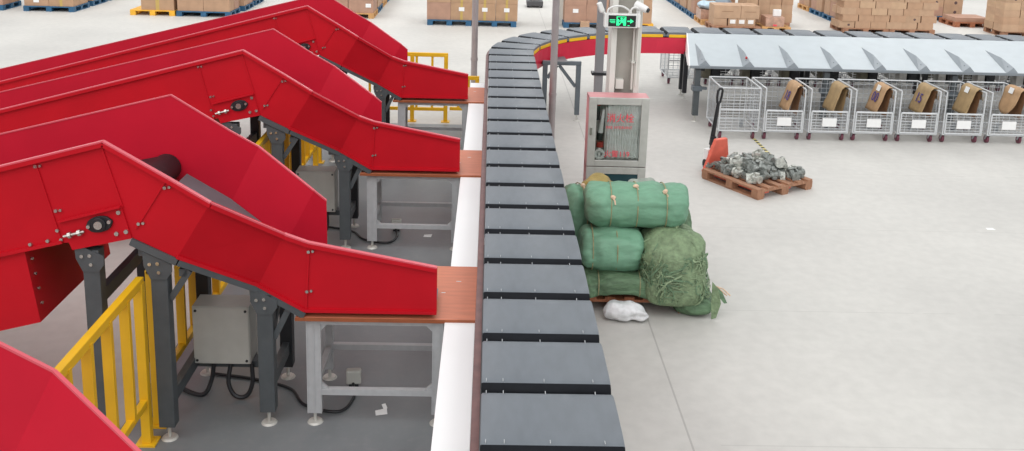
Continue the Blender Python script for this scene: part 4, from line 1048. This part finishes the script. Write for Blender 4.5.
for q in range(4):
    spallet(-3.72, 25.6 + 1.15 * q, 'wood_orange' if q in (0, 2) else 'blue_plastic', 'pallet at the aisle edge right of the farthest conveyor, %s from the front' % ('first', 'second', 'third', 'fourth', 'fifth')[q], L=1.34)
    stack(-3.72, 25.6 + 1.15 * q, 2, 2, 2, .64, .46, .36, ['carton_plain', 'carton_tape', 'carton_pink'], 'tan carton on the aisle edge pallet row, %s pallet from the front' % ('first', 'second', 'third', 'fourth', 'fifth')[q], 'cartons behind the farthest conveyor', (lambda i, j, k: (.2, .2) if i == 1 and j == 0 else None) if q == 0 else None)
# middle pallets
spallet(-1.03, 24.76, 'blue_plastic', 'blue pallet under cartons left of the sorter, left one of a pair', L=1.12); spallet(.12, 24.74, 'blue_plastic', 'blue pallet under cartons left of the sorter, right one of a pair', L=1.12)
for (xx, ml, lb) in ((-1.30, 'carton_pink', 0), (-.72, 'carton_tape', 1), (-.13, 'carton_tape', 1), (.43, 'carton_tape', 1)):
    w_ = .60 if xx < -1 else .55
    for k in range(2):
        for j in range(2):
            carton(xx, 24.76 - .44 + .22 + j * .47, PZ + k * .44, w_, .46, .435, ml if (k + j) % 2 == 0 or lb else 'carton', ('plain pinkish' if xx < -1 else 'yellow taped') + ' carton %s on the paired blue pallets left of the sorter' % ('at the bottom' if k == 0 else 'on top'), 'cartons left of the sorter', random.uniform(-.01, .01), (0, .28) if (lb and j == 0) else None)
# right of far column
spallet(2.45, 24.85, 'blue_plastic', 'blue pallet under cartons right of the far white column'); spallet(3.66, 24.95, 'yellow_plastic', 'yellow pallet hidden behind the white column and exit sign')
stack(2.47, 24.85, 2, 2, 2, .55, .46, .44, ['carton_pink', 'carton_pink', 'carton'], 'pinkish carton on the pallet right of the far white column', 'cartons right of the far column', lambda i, j, k: (0, .30) if j == 0 and i == 0 else None)
stack(3.66, 24.95, 2, 2, 2, .50, .46, .44, ['carton', 'carton_pink'], 'carton on the yellow pallet behind the white column', 'cartons behind the white column')
carton(2.42, 24.2, 0, .22, .2, .2, 'carton_plain', 'small tan carton on the floor before the far white column stack', None)
# right aisle rows
for q in range(5):
    w_ = q == 0
    spallet(6.28, 25.95 + 1.15 * q, 'wood_orange' if q == 0 else 'blue_plastic', 'pallet of the left aisle row right of the column, %s from the front' % ('first', 'second', 'third', 'fourth', 'fifth', 'sixth')[q], L=1.2)
    if q: stack(6.28, 25.95 + 1.15 * q, 2, 2, 2, .56, .46, .40, ['carton_pink', 'carton', 'carton_plain'], 'carton in the aisle row right of the column, %s pallet back' % ('', 'first', 'second', 'third', 'fourth', 'fifth')[q], 'right aisle row of cartons')
for i, (x, m, l) in enumerate(((5.92, 'film', 'left'), (6.46, 'film', 'right'))): carton(x, 25.85, PZ, .5, .6, .26, m, 'low film wrapped carton on the wooden pallet, %s one' % l, 'film wrapped cartons')
def bag(x, y, z, d, m, label):
    mb = lump(*d, .9, 24, 14, .03, 5, x); mb.v = [(a, b, max(c, -d[2] * .9) + d[2] * .9) for a, b, c in mb.v]; return tag(mb.build('plastic_bundle', m, loc=(x, y, z), smooth=True, angle=180), label, 'bundle')
bag(5.90, 25.80, .405, (.28, .24, .11), 'sky_bag', 'pale blue plastic bundle on the film wrapped cartons'); bag(6.36, 26.0, .405, (.24, .24, .15), 'grey_bag', 'blue grey plastic bundle on the film wrapped cartons')
# two big cartons over small ones
spallet(6.37, 24.85, 'wood', 'wooden pallet under two big cartons just behind the sorter', L=1.25)
for i, (x, w_) in enumerate(((6.12, .69), (6.71, .47))): carton(x, 24.78, PZ + .195, w_, .62, .33, 'carton_plain', 'big tan carton with printed lines on the upper row, %s one' % ('left', 'right')[i], 'big cartons just behind the sorter')
carton(5.95, 24.78, PZ, .34, .6, .19, 'carton_plain', 'tan carton without label under the left big carton', None)
for i in range(3): carton(6.27 + i * .235, 24.70, PZ, .225, .45, .19, 'carton_plain', 'small tan carton with white label, %s of three under the big cartons' % ('left', 'middle', 'right')[i], 'small labelled cartons', 0, (0, .11))
for i, x in enumerate((6.12, 6.71)): MB().bb(-.15, .15, -.316, -.3145, .17, .18).build('printed_line', 'kraft_shadow', [o for o in C.objects if o.name.startswith('carton') and abs(o.location.x - x) < .001 and abs(o.location.z - PZ - .195) < .001][0])
spallet(7.46, 25.75, 'wood', 'wooden pallet under the tall stack of uniform cartons', L=1.1)
stack(7.44, 25.75, 4, 2, 4, .30, .46, .24, ['carton_plain', 'carton_pale', 'carton'], 'uniform tan carton of the tall stack right of the two big cartons', 'tall stack of uniform cartons')
spallet(7.42, 24.80, 'wood_orange', 'low wooden pallet in front of the tall carton stack', L=.75, Wd=.7)
carton(7.38, 24.74, PZ, .48, .5, .25, 'film', 'film wrapped carton with coloured print in front of the tall stack', None)
MB().bb(-.05, .05, -.262, -.256, .02, .06).build('red_print', 'letter', [o for o in C.objects if o.get('label', '').startswith('film wrapped carton with coloured')][0])
tag(MB().bb(-.10, .10, -.04, .04, 0, .16).bb(-.10, .10, -.02, .02, .15, .17).build('paper_packet', 'paper', loc=(7.47, 24.70, PZ + .257)), 'white paper packet standing on the film wrapped carton', 'packet')
# aisle row 4
for q in range(3):
    spallet(10.25, 27.05 + 1.15 * q, 'blue_plastic' if q < 2 else 'wood_orange', 'pallet in the middle right row, %s from the front' % ('first', 'second', 'third', 'fourth')[q], L=1.2)
    stack(10.25, 27.05 + 1.15 * q, 2, 2, 2, .56, .46, .42, ['carton_pink', 'carton'], 'carton in the middle right row, %s pallet from the front' % ('first', 'second', 'third', 'fourth')[q], 'middle right row of cartons')
# big block of small stamped cartons
for i in range(2):
    for j in range(1): spallet(9.82 + i * 1.22, 25.12, 'wood', 'wooden pallet under the big block of stamped cartons, %s one' % ('left', 'right')[i], L=1.2)
stack(10.34, 25.10, 6, 2, 5, .40, .31, .175, ['carton_dot2', 'carton_plain', 'carton', 'carton_pale', 'carton_plain', 'carton'], 'small tan carton in the big block of stamped cartons', 'big block of stamped cartons', jit=.012, brick=.4)
# right edge
spallet(13.45, 26.75, 'wood_red', 'reddish wooden pallet near the right edge under a flat wide carton', L=1.0)
carton(13.45, 26.7, PZ, .95, .8, .12, 'carton_pink', 'flat wide carton lying on the reddish pallet near the right edge', None)
for q in range(2):
    spallet(13.15, 27.95 + 1.15 * q, 'blue_plastic', 'blue pallet of the far right receding row, %s one' % ('nearer', 'farther')[q], L=1.15)
    stack(13.15, 27.95 + 1.15 * q, 2, 2, 3, .55, .46, .27, ['carton_pink', 'carton_dot2', 'carton_plain'], 'carton on the %s blue pallet of the far right receding row' % ('nearer', 'farther')[q], 'far right receding row of cartons')
spallet(14.10, 25.15, 'wood', 'wooden pallet under the stamped cartons at the right edge', L=1.3); 
stack(14.26, 25.1, 4, 2, 5, .42, .46, .19, ['carton_dot2', 'carton_plain', 'carton_pale', 'carton'], 'tan stamped carton in the stack at the right edge', 'right edge stack of stamped cartons', jit=.012)
# low machine in the far aisle
fm = empty('floor_machine', (1.32, 28.4, 0), 0, 'small grey wheeled machine far down the aisle at the top', 'machine')
MB().bb(-.24, .24, -.3, .3, .05, .20).build('machine_base', 'machine', fm, bevel=.02); MB().bb(-.14, .14, -.2, .2, .20, .42).build('machine_body', 'lamp_white', fm, bevel=.05)
for x in (-.2, .2): MB().cyl((x - .03, -.2, .06), (x + .03, -.2, .06), .06, 12).build('wheel', 'black', fm, smooth=True)

# ------------------------------------------------------------------ light
w = bpy.data.worlds.new('world'); S.world = w; w.use_nodes = True
bg = w.node_tree.nodes['Background']; bg.inputs['Color'].default_value = (.97, .985, 1.0, 1); bg.inputs['Strength'].default_value = .85
def area(x, y, z, sx, sy, e, col=(1, .99, .97)):
    l = bpy.data.lights.new('overhead_fill_light', 'AREA'); l.shape = 'RECTANGLE'; l.size = sx; l.size_y = sy; l.energy = e; l.color = col
    o = bpy.data.objects.new('overhead_fill_light', l); C.objects.link(o); o.location = (x, y, z); return o
for x in (-8, 4, 15):
    for y in (4, 14, 25, 36): area(x, y, 11, 3, 6, 80 if y < 20 else 330)  # added unseen fill lights overhead, rear rows stronger to brighten the far floor
sn = bpy.data.lights.new('skylight_sun', 'SUN'); sn.energy = 1.5; sn.angle = 1.2; so = bpy.data.objects.new('skylight_sun', sn); C.objects.link(so); so.rotation_euler = (.75, -.25, 0)

# ------------------------------------------------------------------ camera (calibrated from the parallel lines of the photo)
Rr = ((0.99943, 0.02296, 0.02485), (-0.01932, -0.21560, 0.97629), (0.02777, -0.97621, -0.21503))
cam = bpy.data.cameras.new('camera'); co = bpy.data.objects.new('camera', cam); C.objects.link(co)
x = V([r[0] for r in Rr]); y = -V([r[1] for r in Rr]); z = -V([r[2] for r in Rr])
m3 = Matrix((x, y, z)).transposed(); co.matrix_world = Matrix.Translation((0, 0, 3.7)) @ m3.to_4x4()
cam.sensor_width = 36; cam.lens = 960 / 1024 * 36; cam.shift_x = 0; cam.shift_y = -(225.5 - 90) / 1024; cam.clip_start = .05; cam.clip_end = 300
S.camera = co
S.view_settings.view_transform = 'Standard'; S.view_settings.look = 'None'; S.view_settings.exposure = 0; S.view_settings.gamma = 1
